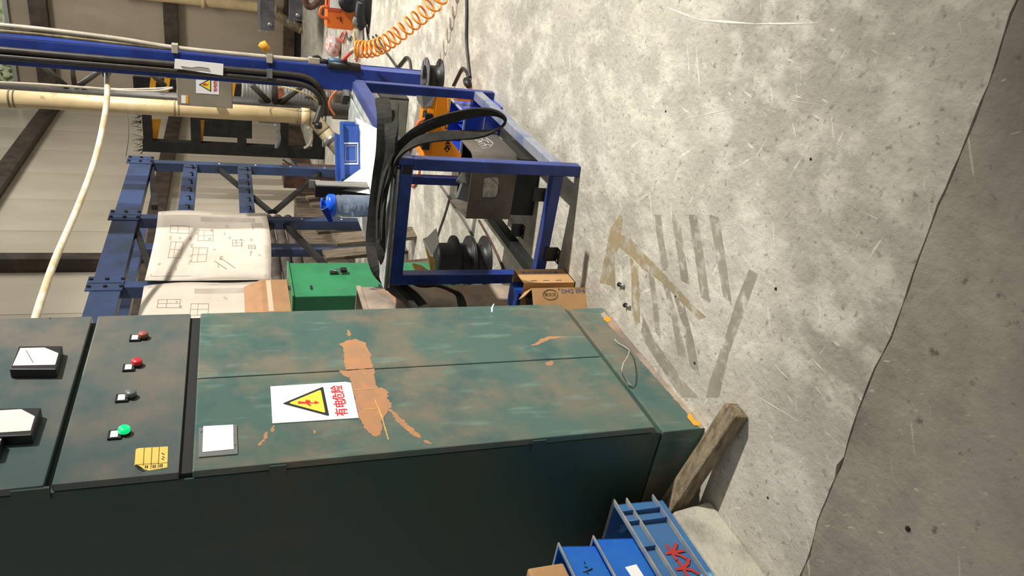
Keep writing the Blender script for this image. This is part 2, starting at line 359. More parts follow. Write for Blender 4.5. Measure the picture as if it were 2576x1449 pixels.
# walls: the long wall runs along X at Y=4.85, the end wall stands at X=16.76
wl = thing('wall_left', 'pale panel wall with dark steel girts along the left side', None, (10, 4.85, 0), kind='structure')
pan = None; x = 1.6; k = 0
while x < 16.7:
    w_ = min(1.15, 16.76 - x)
    if pan is None or w_ < 1.14:
        o = B().box(x + .004, x + w_ - .004, 4.85, 4.93, .34, 6.6).part('panel', m_wall, wl, bevel=.006); pan = pan or o; px0 = x
    else:
        o = pan.copy(); COL.objects.link(o); o.parent = wl; o.location = (x - px0, 0, 0)
    x += w_
B().box(1.6, 16.76, 4.925, 4.96, 0, 6.6).part('backing_sheet', m_wall_end, wl)
B().box(1.6, 16.76, 4.78, 4.93, 0, .36).part('curb', m_curb, wl)
B().box(1.6, 16.7, 4.72, 4.85, 2.37, 2.60).part('girt', m_girt, wl, bevel=.006)
B().box(1.6, 16.7, 4.72, 4.85, 4.60, 4.86).part('girt', m_girt, wl, bevel=.006)
cx_ = P(120, 665, 1, 4.78).x
B().box(cx_ - .09, cx_ + .09, 4.66, 4.86, 0, 6.6).part('column', m_girt, wl, bevel=.006)
we = thing('wall_end', 'dim beige panel wall with dark girts at the far end', None, (16.76, 1, 0), kind='structure')
pan = None; y = 4.85
while y > -6.9:
    if pan is None:
        pan = B().box(16.76, 16.84, y - 1.146, y - .004, .34, 6.6).part('panel', m_wall_end, we, bevel=.006); py0 = y
    else:
        o = pan.copy(); COL.objects.link(o); o.parent = we; o.location = (0, y - py0, 0)
    y -= 1.15
B().box(16.83, 16.87, -6.9, 4.85, 0, 6.6).part('backing_sheet', m_wall_end, we)
B().box(16.70, 16.85, -6.9, 4.85, 0, .14).part('curb', m_frame_black, we)
B().box(16.66, 16.85, -6.9, 4.85, .14, .36).part('curb', m_curb, we)
for z0, z1 in ((2.36, 2.62), (4.60, 4.90)):
    B().box(16.60, 16.76, -6.9, 4.84, z0, z1).part('girt', m_girt, we, bevel=.006)
w1 = thing('window_1', 'narrow window strip high on the end wall with greenery outside', None, (16.74, 1, 5.6), kind='structure')
for i in range(6):
    B().box(16.71, 16.73, 4.7 - i * 1.2 - 1.16, 4.7 - i * 1.2, 5.32, 6.2).part('pane', m_foil, w1)
B().box(16.69, 16.76, -2.6, 4.8, 5.25, 5.32).part('window_frame', m_alu, w1)

# concrete plinth left of the cabinet
b = B(); b.hexa([(-2.2, 1.585, 0), (1.452, 1.588, 0), (1.45, 3.0, 0), (-2.2, 3.0, 0), (-2.2, 1.60, .152), (1.440, 1.600, .152), (1.44, 3.0, .152), (-2.2, 3.0, .152)])
b.solo('trim_1', m_plinth, 'low pale concrete plinth carrying the stacked blue bins', kind='structure', bevel=.012)

# ================================================================== ELECTRICAL CABINET
CX0, CX1, CYB, CYD = 1.585, 2.388, 1.40, 1.375
cab = thing('electrical_cabinet', 'tall dark green electrical cabinet with scuffed paint, meters and a warning sign', 'cabinet', (CX0, CYB, 0))
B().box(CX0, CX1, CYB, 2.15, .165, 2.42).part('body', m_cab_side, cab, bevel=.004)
B().box(CX0, CX1, CYB - .001, 2.15, 0, .158).part('plinth', m_cab, cab, bevel=.004, label='green base panel with a rusty lower edge')
ru = P(1774, 1077, 1, CYB - .001)
def CP(px, py, y=CYD): return P(px, py, 1, y)
xs = CP(497, 952).x; zd0, zd1 = .196, CP(490, 990).z - .004
ZG0, ZG1 = CP(450, 1186).z, CP(123, 1222).z          # button panel
dl = B().box(CX0, xs - .0018, CYD, CYB - .002, zd0, zd1).part('door', m_cab, cab, bevel=.004)
dr = B().box(xs + .0018, CX1, CYD, CYB - .002, zd0, zd1).part('door', m_cab, cab, bevel=.004)
bp = B().box(CX0, CX1, CYD, CYB - .002, ZG0, ZG1 - .004).part('button_panel', m_cab_up, cab, bevel=.004)
mp = B().box(CX0, CX1, CYD, CYB - .002, ZG1 + .012, 2.40).part('meter_panel', m_cab_up, cab, bevel=.004)
B().box(CX0 + .01, CX1 - .01, CYB - .012, CYB - .001, zd1, ZG0).part('gap_strip', m_rub, cab)
for hx in (700, 1400):
    z = CP(hx, 1180).z
    B().box(CX0 - .006, CX0 + .002, CYD + .005, CYB + .02, z - .022, z + .022).part('hinge', m_cab_side, cab)
z = CP(70, 1240).z; B().box(CX0 - .006, CX0 + .002, CYD + .005, CYB + .02, z - .04, z + .04).part('hinge', m_cab_side, cab)
# orange primer patch: real outline on the door fronts, one polygon for each leaf
S2 = 3.019
def zc(a, b_, y): return P(480 + a / S2, 760 + b_ / S2, 1, y)
def patch(pts, parent, mat=m_primer, name='primer_patch', jit=.0022, y=CYD - .0005):
    pp = [zc(a, b_, y) for a, b_ in pts]; out = []; r = random.Random(len(pts))
    for p, q in zip(pp, pp[1:] + pp[:1]):
        n = max(1, int((q - p).length / .006))
        for i in range(n):
            t = p.lerp(q, i / n); out.append(t + V(r.uniform(-1, 1) * jit, 0, r.uniform(-1, 1) * jit * 1.6))
    b = B(); b.add(out, [list(range(len(out)))]); return b.part(name, mat, parent)
patch([(1125, 320), (1180, 290), (1260, 280), (1330, 310), (1345, 360), (1370, 400), (1365, 440), (1390, 480), (1385, 500), (1180, 512), (1165, 460), (1160, 390), (1150, 340)], dr)
patch([(1130, 522), (1390, 506), (1392, 560), (1400, 600), (1425, 650), (1465, 650), (1500, 690), (1490, 730), (1530, 770), (1520, 800), (1480, 850), (1450, 900), (1455, 960), (1440, 1010), (1400, 1020), (1370, 1000), (1320, 960), (1290, 900), (1270, 860), (1250, 760), (1225, 650), (1205, 575), (1160, 560)], dl)
patch([(1500, 810), (1530, 820), (1570, 850), (1610, 890), (1650, 930), (1700, 975), (1755, 1020), (1740, 1032), (1690, 1015), (1640, 970), (1590, 930), (1540, 870)], dl)
patch([(1185, 215), (1210, 212), (1215, 245), (1200, 262), (1188, 250)], dr)
patch([(560, 985), (580, 985), (582, 1020), (560, 1055), (520, 1095), (505, 1085), (545, 1040)], dl)
patch([(612, 940), (632, 930), (635, 970), (615, 990)], dl)
patch([(920, 968), (945, 975), (952, 1000), (930, 1002)], dl)
patch([(1760, 1045), (1800, 1050), (1830, 1080), (1800, 1075)], dl)
def zl(a, b_): return (S2 * (1080 + a / 3.578 - 480), S2 * (740 + b_ / 3.578 - 760))
patch([zl(*q) for q in ((905, 465), (960, 440), (1000, 405), (1075, 378), (1160, 380), (1245, 388), (1160, 395), (1090, 405), (1020, 435), (950, 462))], dr)
patch([zl(*q) for q in ((1050, 620), (1090, 600), (1120, 610), (1100, 645), (1060, 645))], dl)
patch([zl(*q) for q in ((1575, 205), (1625, 205), (1640, 240), (1600, 250), (1572, 230))], cab, m_stripey, y=CYB - .0026, jit=.001)
patch([zl(*q) for q in ((2320, 1080), (2360, 1075), (2380, 1130), (2430, 1150), (2440, 1185), (2380, 1180), (2325, 1110))], cab, m_stripey, y=CYB - .0026, jit=.001)
patch([zl(*q) for q in ((1572, 155), (1700, 292), (1800, 420), (1960, 600), (2200, 880), (2480, 1205), (2440, 1208), (2150, 880), (1900, 600), (1740, 420), (1580, 235), (1540, 185))], cab, m_rust, name='rust_edge', y=CYB - .0016, jit=.0015)
for q in (((1230, 245), (1228, 250), (1225, 272), (1230, 270)), ((545, 70), (560, 100), (556, 160), (549, 150))):
    pass
patch([zl(*q) for q in ((578, 84), (586, 86), (574, 112), (568, 158), (558, 164), (552, 128), (566, 104))], dr, m_lbl, 'paint_drip', jit=.0006)
# two scratches under the sign
for q in (((1240, 662), (1425, 652), (1425, 657), (1240, 668)), ((1310, 812), (1420, 808), (1420, 813), (1310, 818)), ((1400, 735), (1460, 880), (1505, 1045), (1495, 1045), (1448, 880), (1394, 740))):
    patch(q, dl, m_chip, 'scratch', jit=.0003, y=CYD - .0012)
# warning sign
def sign(corners, y_, ysurf, parent, name, tri, cpos, csz, z_c, ch="有电危险"):
    s = B().prism([z_c(a, b_, y_) for a, b_ in corners], (0, ysurf - y_ - .0002, 0)).part(name, m_white, parent)
    return s
sg = B().prism([zc(a, b_, CYD - .003) for a, b_ in ((605, 640), (1175, 605), (1215, 612), (1275, 878), (620, 920))], (0, .0025, 0)).part('warning_sign', m_white, dl, label='white danger sign with yellow electric shock triangle and red characters')
def tri(cs, y, grow=1.0):
    pp = [Vector(c) for c in cs]; g = sum(pp, Vector()) / 3
    return [g + (p - g) * grow for p in pp]
T = [zc(a, b_, CYD - .0036) for a, b_ in ((698, 770), (1003, 643), (1049, 864))]
# sign's own directions
sO = zc(620, 920, CYD - .003); sU = (zc(605, 640, CYD - .003) - sO).normalized(); sD = (zc(1275, 878, CYD - .003) - sO).normalized()
def tripart(T, parent, off=Vector((0, -1, 0))):
    g = sum(T, Vector()) / 3
    def rnd(k):
        out = []
        for i in range(3):
            c = g + (T[i] - g) * k; a = g + (T[i - 1] - g) * k; n = g + (T[(i + 1) % 3] - g) * k
            e = (T[0] - T[1]).length * .045
            out += [c + (a - c).normalized() * e, c + ((a - c).normalized() + (n - c).normalized()) * e * .25, c + (n - c).normalized() * e]
        return out
    b = B(); b.add(rnd(1.02), [list(range(9))]); b.part('triangle_border', m_signk, parent)
    b = B(); b.add([p + off * .0004 for p in rnd(.80)], [list(range(9))]); b.part('triangle_field', m_signy, parent)
tripart(T, sg)
g_ = [zc(a, b_, CYD - .0046) for a, b_ in ((815, 752), (870, 758), (872, 742), (905, 745), (910, 762), (940, 762), (938, 748), (978, 762), (942, 775), (940, 768), (895, 770), (920, 785), (900, 788), (875, 770), (815, 772))]
b = B(); b.add(g_, [list(range(len(g_)))]); b.part('lightning_bolt', m_signr, sg)
for ch, (a, c) in zip("有电危险", ((1188, 862), (1178, 800), (1165, 745), (1152, 688))):
    text(ch, .040, zc(a, c, CYD - .0036), V(1, 0, 0), V(0, 0, 1), m_signr, 'sign_character', sg, thick=.012)
# name plate
npf = B().prism([zc(a, b_, CYD - .004) for a, b_ in ((60, 955), (350, 930), (356, 1150), (60, 1175))], (0, .0035, 0)).part('name_plate', m_alu, dl, label='aluminium holder with a blank white card')
B().prism([zc(a, b_, CYD - .0052) for a, b_ in ((95, 942), (322, 930), (325, 1115), (88, 1138))], (0, .001, 0)).part('card', m_white, npf)
for a, c in ((75, 982), (335, 1082)): B().disc(zc(a, c, CYD - .004), .0035, (0, -1, 0), .002, 10).part('screw', m_zinc, npf)
# push buttons
S1 = 2.898
def z1(a, b_, y=CYD): return P(a / S1, 760 + b_ / S1, 1, y)
for i, (cap, lab, mm, ll) in enumerate((((1045, 262), (987, 268), m_redd, 'faded dusty red push button'), ((1000, 462), (940, 484), m_red, 'bright red push button'), ((955, 692), (890, 706), m_greycap, 'dark grey push button'), ((908, 958), (838, 974), m_glow, 'lit green indicator lamp'))):
    c = z1(*cap); l_ = z1(*lab)
    h = B().disc(c, .0155, (0, -1, 0), .008, 20).part('push_button', m_blackpl, bp, label=ll)
    B().lathe([(.0148, 0), (.0148, .009), (.0125, .0125), (.0001, .0132)], c + V(0, -.008, 0), 20, (0, -1, 0)).part('cap', mm, h)
    lp = B().box(l_.x - .0175, l_.x + .0175, CYD - .006, CYD - .0002, l_.z - .016, l_.z + .016).part('legend_plate', m_blackpl, h)
    B().box(l_.x - .013, l_.x + .013, CYD - .0066, CYD - .006, l_.z - .008, l_.z + .010).part('legend', m_white, lp)
# yellow tag with its grid
yt = B(); tp = [z1(a, b_, CYD - .0012) for a, b_ in ((990, 1072), (1012, 1064), (1225, 1052), (1220, 1205), (1085, 1228), (1010, 1205), (980, 1195))]
yt.prism(tp, (0, .001, 0)); yt = yt.part('yellow_tag', m_yel, bp, label='curled yellow paper tag with ruled rows')
def yline(a, b2, w=.0007):
    p, q = z1(*a, CYD - .0016), z1(*b2, CYD - .0016); d = (q - p).normalized(); s = d.cross(V(0, 1, 0)) * w
    b = B(); b.add([p - s, q - s, q + s, p + s], [(0, 1, 2, 3)]); return b
for a, c in (((1052, 1062), (1045, 1190)), ((1108, 1060), (1100, 1215)), ((1162, 1056), (1152, 1210)), ((990, 1185), (1222, 1170))):
    yline(a, c).part('ruled_line', m_inkd, yt)
for a, c in (((1062, 1190), (1060, 1210)), ((1075, 1190), (1073, 1212)), ((1118, 1185), (1116, 1210)), ((1132, 1185), (1130, 1210)), ((1168, 1180), (1166, 1204)), ((1182, 1178), (1180, 1204)), ((1178, 1100), (1200, 1112)), ((1185, 1125), (1200, 1135)), ((1178, 1140), (1195, 1150))):
    yline(a, c, .0013).part('handwriting', m_inkd, yt)
b = B(); q = [z1(a, b_, CYD - y_) for a, b_, y_ in ((980, 1195, .002), (1010, 1205, .002), (1062, 1226, .004), (1010, 1190, .016), (985, 1185, .012))]
b.add(q, [(0, 1, 2, 3, 4)]); b.part('curled_corner', m_rub, yt)
# panel meters
def meter(bez, win, lab):
    pp = [z1(a, b_, CYD - .03) for a, b_ in bez]
    o = B().prism(pp, (0, .0298, 0)).part('panel_meter', m_blackpl, mp, bevel=.003, label=lab)
    wp = [z1(a, b_, CYD - .0306) for a, b_ in win]
    B().prism(wp, (0, .0004, 0)).part('meter_glass', m_dial_glare, o)
    return o, wp
o, wp = meter(((130, 320), (455, 318), (410, 490), (68, 490)), ((148, 335), (325, 331), (426, 372), (402, 456), (92, 462)), 'square black panel meter with a pale dial and painted glare')
n1 = B(); c0 = z1(240, 440, CYD - .0312); n1.tube([c0, z1(190, 350, CYD - .0312)], .0008, 5); n1.part('needle', m_inkd, o)
meter(((-40, 775), (300, 768), (232, 968), (-110, 985)), ((-20, 790), (155, 780), (254, 832), (222, 936), (-80, 955)), 'square black panel meter with a white reflection painted on its glass at the frame edge')
meter(((-110, 990), (22, 985), (-10, 1085), (-130, 1110)), ((-100, 1000), (8, 996), (-22, 1070), (-120, 1090)), 'lower panel meter cut by the frame edge')
B().disc(z1(365, 118), .004, (0, -1, 0), .002, 10).part('screw', m_zinc, mp)
# wire loop hooked into the base panel
wz = lambda a, b_, y: P(1080 + a / 3.578, 740 + b_ / 3.578, 1, y)
B().tube([wz(1655, 392, CYB + .004), wz(1700, 440, CYB - .006), wz(1770, 480, CYB - .012), wz(1800, 515, CYB - .03), wz(1778, 575, CYB - .06), wz(1745, 630, CYB - .075), wz(1735, 700, CYB - .06), wz(1765, 775, CYB - .02), wz(1815, 820, CYB - .008), wz(1838, 850, CYB + .004)], .0024, 6, 6).part('wire_loop', m_pvcgrey, cab, label='grey wire loop on the base panel')

# ================================================================== WORK TABLE
TX0, TX1, TY0, TY1, TZ = 2.84, 4.16, .94, 1.52, .80
T5 = .05
tb = thing('work_table', 'blue steel frame work table with grey board top', 'table', (3.5, 1.23, 0))
for x, y in ((TX0, TY0), (TX0, TY1 - T5), (TX1 - T5, TY0), (TX1 - T5, TY1 - T5)):
    B().box(x, x + T5, y, y + T5, 0, TZ - .05).part('leg', m_blue, tb, bevel=.004)
B().box(TX0, TX0 + T5, TY0 + .028, TY1, TZ - .05, TZ).part('top_rail', m_blue, tb, bevel=.004)
B().box(TX1 - T5, TX1, TY0, TY1, TZ - .05, TZ).part('top_rail', m_blue, tb, bevel=.004)
B().box(TX0 + T5, TX1 - T5, TY0, TY0 + T5, TZ - .05, TZ + .018).part('top_rail', m_blue, tb, bevel=.004)
B().box(TX0 + T5, TX1 - T5, TY1 - T5, TY1, TZ - .05, TZ).part('top_rail', m_blue, tb, bevel=.004)
B().box(TX0, TX0 + T5, TY0, TY0 + .028, TZ - .05, TZ + .012).part('tube_end', m_blue, tb, bevel=.003)
B().box(TX0 - .0006, TX0 + .002, TY0 + .03, TY0 + .066, TZ - .045, TZ - .006).part('tube_end', m_rub, tb, label='black plate standing for the shaded open tube end')  # black plate paints the shade inside the open tube
B().box(TX0, TX0 + T5, TY0 + T5, TY1 - T5, .075, .125).part('stretcher', m_blue, tb, bevel=.004)
B().box(TX1 - T5, TX1, TY0 + T5, TY1 - T5, .075, .125).part('stretcher', m_blue, tb, bevel=.004)
B().box(TX0 + T5, TX1 - T5, TY0, TY0 + T5, .075, .125).part('stretcher', mk('worn_blue_grey', (158, 162, 174), (120, 132, 170), scale=7, rough=.32, metal=.35), tb, bevel=.004, label='bare grey lower rail with traces of blue')
B().box(TX0 + T5, TX1 - T5, TY1 - T5, TY1, .075, .125).part('stretcher', m_frame_black, tb, bevel=.004, label='dark lower rail')
bd = B().box(TX0 + .012, TX1 - .002, TY0 + .052, TY1 + .02, TZ, TZ + .012).part('table_top', m_board, tb, bevel=.002)
B().box(TX0 + .004, TX1 - .04, TY0 + .11, TY1 + .028, TZ + .013, TZ + .019).part('table_top', m_steel_dk, tb)
B().box(TX0 + .010, TX1 - .02, TY0 + .09, TY1 + .024, TZ + .0195, TZ + .027).part('table_top', m_board, tb, bevel=.002)
ZT = TZ + .027
def zbr(px, py, X, yaw, sc=1, lab=''):
    """Z-shaped punched plate bracket"""
    c = P(px, py, 0, X); a = V(math.cos(yaw), math.sin(yaw), 0); n = V(-a.y, a.x, 0)
    return c, a, n
# Z brackets lying by the lower rail
def bracket(px, py, X, lab, z0, flip=1):
    c = P(px, py, 0, X); t = thing('angle_bracket', lab, 'bracket', (c.x, c.y, z0), group='bent steel brackets under the blue table')
    w = .035
    B().hexa([(c.x, c.y - w, z0), (c.x + .004, c.y - w, z0), (c.x + .004, c.y + w, z0), (c.x, c.y + w, z0), (c.x, c.y - w, z0 + .06), (c.x + .004, c.y - w, z0 + .06), (c.x + .004, c.y + w, z0 + .06), (c.x, c.y + w, z0 + .06)]).part('flange', m_black, t)
    B().box(c.x - .035, c.x, c.y - w, c.y + w, z0, z0 + .004).part('foot', m_black, t)
    for s in (-.6, .6): B().disc((c.x - .02, c.y + s * w, z0 + .0042), .005, (0, 0, 1), .0006, 10).part('bolt_hole', m_floor, t)
bracket(1350, 490, 3.16, 'bent dark bracket with a bolt hole below the black housing', 0)
bracket(1312, 580, 3.25, 'bent dark bracket fixed to the dark left rail of the table', .05)
bracket(1398, 640, 2.834, 'small punched bracket on the front stretcher near the kraft boxes', .036)

# ------------------------------------------------ things on the table
def zt(px, py, z=ZT): return P(px, py, 2, z)
# blue steel box with a label frame
pL, pR = zt(908, 441), zt(904, 313)
bu = (pR - pL); bw = bu.length; bu.normalize(); bv = V(-bu.y, bu.x, 0)
if bv.x < 0: bv = -bv
bD, bh = .20, P(866, 441, 0, pL.x).z - ZT
bb = thing('parts_box', 'open blue steel box with a framed label on the blue table', 'box', (pL + pR) / 2 + bv * .1)
def Q(a, d, z): return pL + bu * a + bv * d + V(0, 0, z)
def qbox(a0, a1, d0, d1, z0, z1): return B().hexa([Q(a0, d0, z0), Q(a1, d0, z0), Q(a1, d1, z0), Q(a0, d1, z0), Q(a0, d0, z1), Q(a1, d0, z1), Q(a1, d1, z1), Q(a0, d1, z1)])
qbox(0, bw, 0, .005, 0, bh).part('front_panel', m_bluebox, bb)
qbox(0, bw, bD - .005, bD, 0, bh).part('back_panel', m_bluebox, bb)
qbox(bw - .005, bw, .005, bD - .005, 0, bh - .02).part('side_panel', m_bluebox, bb)
qbox(0, .005, .005, bD - .005, 0, bh).part('side_panel', m_bluebox, bb)
qbox(.005, bw - .005, .005, bD - .005, 0, .005).part('floor_panel', m_bluebox, bb)
qbox(-.028, bw + .004, -.022, .006, bh, bh + .016).part('rim', m_bluebox, bb, bevel=.002)
qbox(-.028, bw + .004, bD - .006, bD + .012, bh, bh + .016).part('rim', m_bluebox, bb, bevel=.002)
qbox(-.028, -.018, .006, bD - .006, bh, bh + .016).part('rim', m_bluebox, bb, bevel=.002)
qbox(bw - .006, bw + .012, -.002, .03, .02, bh - .004).part('corner_post', m_bluebox, bb, bevel=.002)
lc = []
for a, b_ in ((863, 359), (901, 359), (901, 414), (863, 414)):
    d_ = R0 * ((a - IW / 2) / FPX) + R1 * ((b_ - IH / 2) / FPX) + R2; o_ = V(0, 0, EYE); t_ = (pL - o_).dot(bv) / d_.dot(bv); lc.append(o_ + d_ * t_)
def frame_of(p, parent, mat, w, name, n=(-1, 0, 0), t=.002):
    g = sum(p, Vector()) / 4; n = Vector(n)
    for i in range(4):
        a, c2 = p[i], p[(i + 1) % 4]; a2, c3 = a + (g - a).normalized() * w, c2 + (g - c2).normalized() * w
        B().prism([a + n * .0004, c2 + n * .0004, c3 + n * .0004, a2 + n * .0004], n * t).part(name, mat, parent)
frame_of(lc, bb, m_white, .008, 'label_frame', -bv)
gl = sum(lc, Vector()) / 4
frame_of([gl + (p - gl) * .74 for p in lc], bb, m_alu, .006, 'label_frame', -bv)
# papers lying on the board
def sheet(pts, z, lab, name='paper_sheet', mat=m_paper, curl=0):
    pp = [P(a, b_, 2, z) for a, b_ in pts]
    return B().prism(pp, (0, 0, -.0012)).solo(name, mat, lab, 'paper')
sheet(((893, 296), (962, 330), (962, 420), (936, 480), (905, 440), (907, 330)), ZT + .0016, 'white paper sheet lying on the table under the black straps')
# folded white sheet leaning up beside the bottle
f0, f1, f2, f3 = zt(907, 425, ZT + .003), P(836, 476, 0, 3.50), zt(932, 488, ZT + .003), zt(936, 470, ZT + .003)
b = B(); A, C_, D_ = f0, f2, P(836, 476, 0, 3.46)
b.prism([A, D_, C_], (.002, .0008, 0)); b.solo('folded_sheet', m_paper, 'white sheet folded up between the blue box and the water bottle', 'paper')
# black file box standing behind the bottle
fb = thing('file_holder', 'black file holder with grey edge standing behind the water bottle', 'file', (3.42, 1.33, ZT))
q = P(792, 478, 0, 3.44)
B().box(3.42, 3.425, 1.268, 1.345, ZT, q.z).part('back_plate', m_rub, fb)
B().box(3.36, 3.425, 1.262, 1.268, ZT, q.z + .002).part('edge_strip', mk('paper_edge', (128, 126, 120), (96, 94, 90), scale=30, rough=.7, stretch=(1, 1, .1)), fb)
B().box(3.425, 3.43, 1.262, 1.30, q.z - .02, q.z + .028).part('tab', m_pvcgrey, fb, label='striped white tab on top')
# water bottle
wb = zt(931, 519); WX, WY = wb.x - .02, wb.y - .008
r_ = .052
bt = thing('water_bottle', 'clear plastic water bottle with a blue flip cap and half full', 'bottle', (WX, WY, ZT))
hB = P(838, 520, 0, WX).z - ZT
B().lathe([(.0001, .001), (r_ - .004, .001), (r_, .006), (r_, hB - .045), (r_ - .004, hB - .03), (r_, hB - .024), (r_ - .003, hB - .015), (r_ - .006, hB - .006), (r_ - .010, hB),
           (r_ - .012, hB), (r_ - .008, hB - .006), (r_ - .006, hB - .03), (r_ - .002, hB - .05), (r_ - .002, .008), (.0001, .005)], (WX, WY, ZT), 32).part('bottle_body', m_waterglass, bt)
B().lathe([(.0001, .0065), (r_ - .004, .0085), (r_ - .004, .075), (.0001, .075)], (WX, WY, ZT), 32).part('water', m_water, bt)
cp = B().lathe([(r_ - .004, hB - .008), (r_ + .001, hB - .006), (r_ + .002, hB + .02), (r_ - .006, hB + .03), (.018, hB + .034), (.017, hB + .05), (.0001, hB + .052)], (WX, WY, ZT), 28).part('cap', m_bluecap, bt)
B().obox((WX, WY - .01, ZT + hB + .052), (.016, 0, 0), (0, .022, 0), (0, 0, .005)).part('flip_lid', m_bluecap, cp, bevel=.003)
hl = [P(a, b_, 0, WX - r_ - .006) for a, b_ in ((808, 528), (825, 520), (838, 556), (828, 560))]
B().prism(hl, (-.004, .0, 0)).part('carry_loop', mk('dark_blue_loop', (16, 44, 150), rough=.4), cp, bevel=.002)
def onbottle(ang, z): return V(WX + math.cos(ang) * (r_ + .0006), WY + math.sin(ang) * (r_ + .0006), ZT + z)
rg = []
for i in range(24):
    a = 2 * math.pi * i / 24; rg.append(onbottle(math.radians(192) - math.cos(a) * .36, .062 + math.sin(a) * .021))
B().tube(rg, .0007, 4, closed=True).part('logo_ring', m_lbl, bt)
for k in range(5):
    B().tube([onbottle(math.radians(192 - 14 + 7 * k), .054), onbottle(math.radians(192 - 14 + 7 * k), .070)], .0009, 4).part('logo_mark', m_lbl, bt)
a_ = math.radians(205); ux = V(math.sin(a_), -math.cos(a_), 0)
text('I IAT', .012, onbottle(a_ , .022) - ux * .016, ux, (0, 0, 1), m_lbl, 'print', bt, lift=.002)

# black lifting straps
sa = thing('lifting_strap', 'wide folded black webbing strap lying across the end of the blue table', 'strap', (3.0, 1.2, ZT))
def zs(px, py, z): return P(px, py, 2, z)
B().ribbon([P(962, 252, 0, 3.18), zs(968, 300, ZT + .02), zs(965, 380, ZT + .016), zs(955, 450, ZT + .014), zs(945, 530, ZT + .012), zs(938, 610, ZT + .012), zs(948, 670, ZT + .008), P(985, 720, 1, 1.575), P(1020, 752, 1, 1.60), P(1060, 800, 1, 1.64)],
           [(.5, .05, .85)] * 7 + [(.7, .2, .5), (.9, .2, .3), (.9, .2, .3)], .062, .020, 6).part('band', m_strap, sa)
B().ribbon([P(985, 282, 0, 3.10), zs(985, 340, ZT + .008), zs(982, 400, ZT + .008), zs(968, 470, ZT + .010), zs(962, 550, ZT + .008), zs(962, 640, ZT + .006), P(990, 705, 1, 1.57), P(1040, 748, 1, 1.60), P(1075, 790, 1, 1.62)], (.8, .05, .5), .055, .014, 6).part('band', m_strap, sa)
B().ribbon([zs(938, 465, ZT + .026), zs(932, 520, ZT + .024), zs(926, 590, ZT + .022), zs(935, 650, ZT + .016), P(972, 712, 1, 1.60), P(1010, 748, 1, 1.63), P(1040, 775, 1, 1.65)], (1, .05, 0), .022, .010, 6).part('stitched_edge', m_strap2, sa)
sl = thing('strap_loop', 'black webbing strap loop hanging off the right corner of the blue table', 'strap', (2.9, 1.0, ZT))
pts = [zs(950, 600, ZT + .034), zs(952, 520, ZT + .036), zs(968, 440, ZT + .036), P(1000, 375, 0, 2.90), P(1060, 325, 0, 2.83), P(1130, 298, 0, 2.78), P(1200, 282, 0, 2.75), P(1250, 286, 0, 2.74), P(1271, 306, 0, 2.735), P(1250, 326, 0, 2.73), P(1200, 338, 0, 2.73), P(1130, 341, 0, 2.76), P(1060, 352, 0, 2.80), P(1010, 385, 0, 2.84), P(985, 430, 0, 2.87), zs(968, 500, ZT + .022), zs(960, 600, ZT + .02)]
up_, lo_, bd_ = R1 * .75 + R2 * .6, R1 * -.8 + R2 * .6, R2
wd_ = [(1, 0, 0)] * 3 + [R1 * .5 + R2 * .8, up_, up_, R1 * .5 + R2 * .8, bd_ + R1 * .2, bd_, bd_ - R1 * .3, lo_, R1 * -.95 + R2 * .3, R1 * -.9 + R2 * .4, R1 * -.6 + R2 * .7, (.9, .2, 0), (1, 0, 0), (1, 0, 0)]
B().ribbon(pts, wd_, .042, .009, 6).part('band', m_strap, sl)
st = thing('hanging_strap', 'black strap drooping beside the left leg of the blue table', 'strap', (2.95, 1.6, .6))
B().ribbon([P(985, 700, 1, 1.60), P(1040, 712, 1, 1.61), P(1090, 716, 1, 1.61), P(1130, 728, 1, 1.62), P(1155, 748, 1, 1.63), P(1170, 790, 1, 1.66)], [(.4, 0, 1), (.4, 0, 1), (.5, 0, .9), (.8, 0, .5), (1, 0, .2), (1, 0, 0)], .05, .012, 6).part('band', m_strap, st)

# ------------------------------------------------ under the table
hz = thing('steel_housing', 'open dark steel housing with rounded corner and taped patch under the table', 'housing', (3.25, 1.2, .133))
X0, X1, Y0, Y1, z0, z1_ = 3.24, 3.60, 1.04, 1.36, .134, .365
# wrapped plate: front (facing the camera) and right side joined by a rounded bend
prof = [(X0, Y1)] + [(X0, Y0 + .06)] + [(X0 + .06 - .06 * math.cos(a), Y0 + .06 - .06 * math.sin(a)) for a in (math.radians(t) for t in (20, 40, 60, 80, 90))] + [(X1, Y0)]
b = B(); n = len(prof)
vs = [(x, y, z0) for x, y in prof] + [(x, y, z1_) for x, y in prof] + [(x + .006, y + .006, z0) for x, y in prof] + [(x + .006, y + .006, z1_) for x, y in prof]
fs = []
for i in range(n - 1):
    fs += [(i, i + 1, n + i + 1, n + i), (2 * n + i + 1, 2 * n + i, 3 * n + i, 3 * n + i + 1), (n + i, n + i + 1, 3 * n + i + 1, 3 * n + i), (i + 1, i, 2 * n + i, 2 * n + i + 1)]
fs += [(0, n, 3 * n, 2 * n), (n - 1, 3 * n - 1, 4 * n - 1, 2 * n - 1)]
b.add(vs, fs); b.part('wrapped_shell', m_steel_dk, hz)
B().hexa([(X0, Y1, z0), (X1, Y1 + .02, z0), (X1, Y1 + .026, z0), (X0, Y1 + .006, z0), (X0, Y1, z1_), (X1, Y1 + .05, z1_ - .02), (X1, Y1 + .056, z1_ - .02), (X0, Y1 + .006, z1_)]).part('side_plate', m_steel_dk, hz)
B().box(X0 + .03, X1 - .01, Y0 + .02, Y1 - .005, 0, z0).part('skid', m_frame_black, hz)
B().box(X0 + .006, X1, Y0 + .006, Y1, z0, z0 + .006).part('bottom_plate', m_frame_black, hz)
B().box(X1 - .006, X1, Y0 + .02, Y1, z0, z1_ - .05).part('back_plate', m_frame_black, hz)
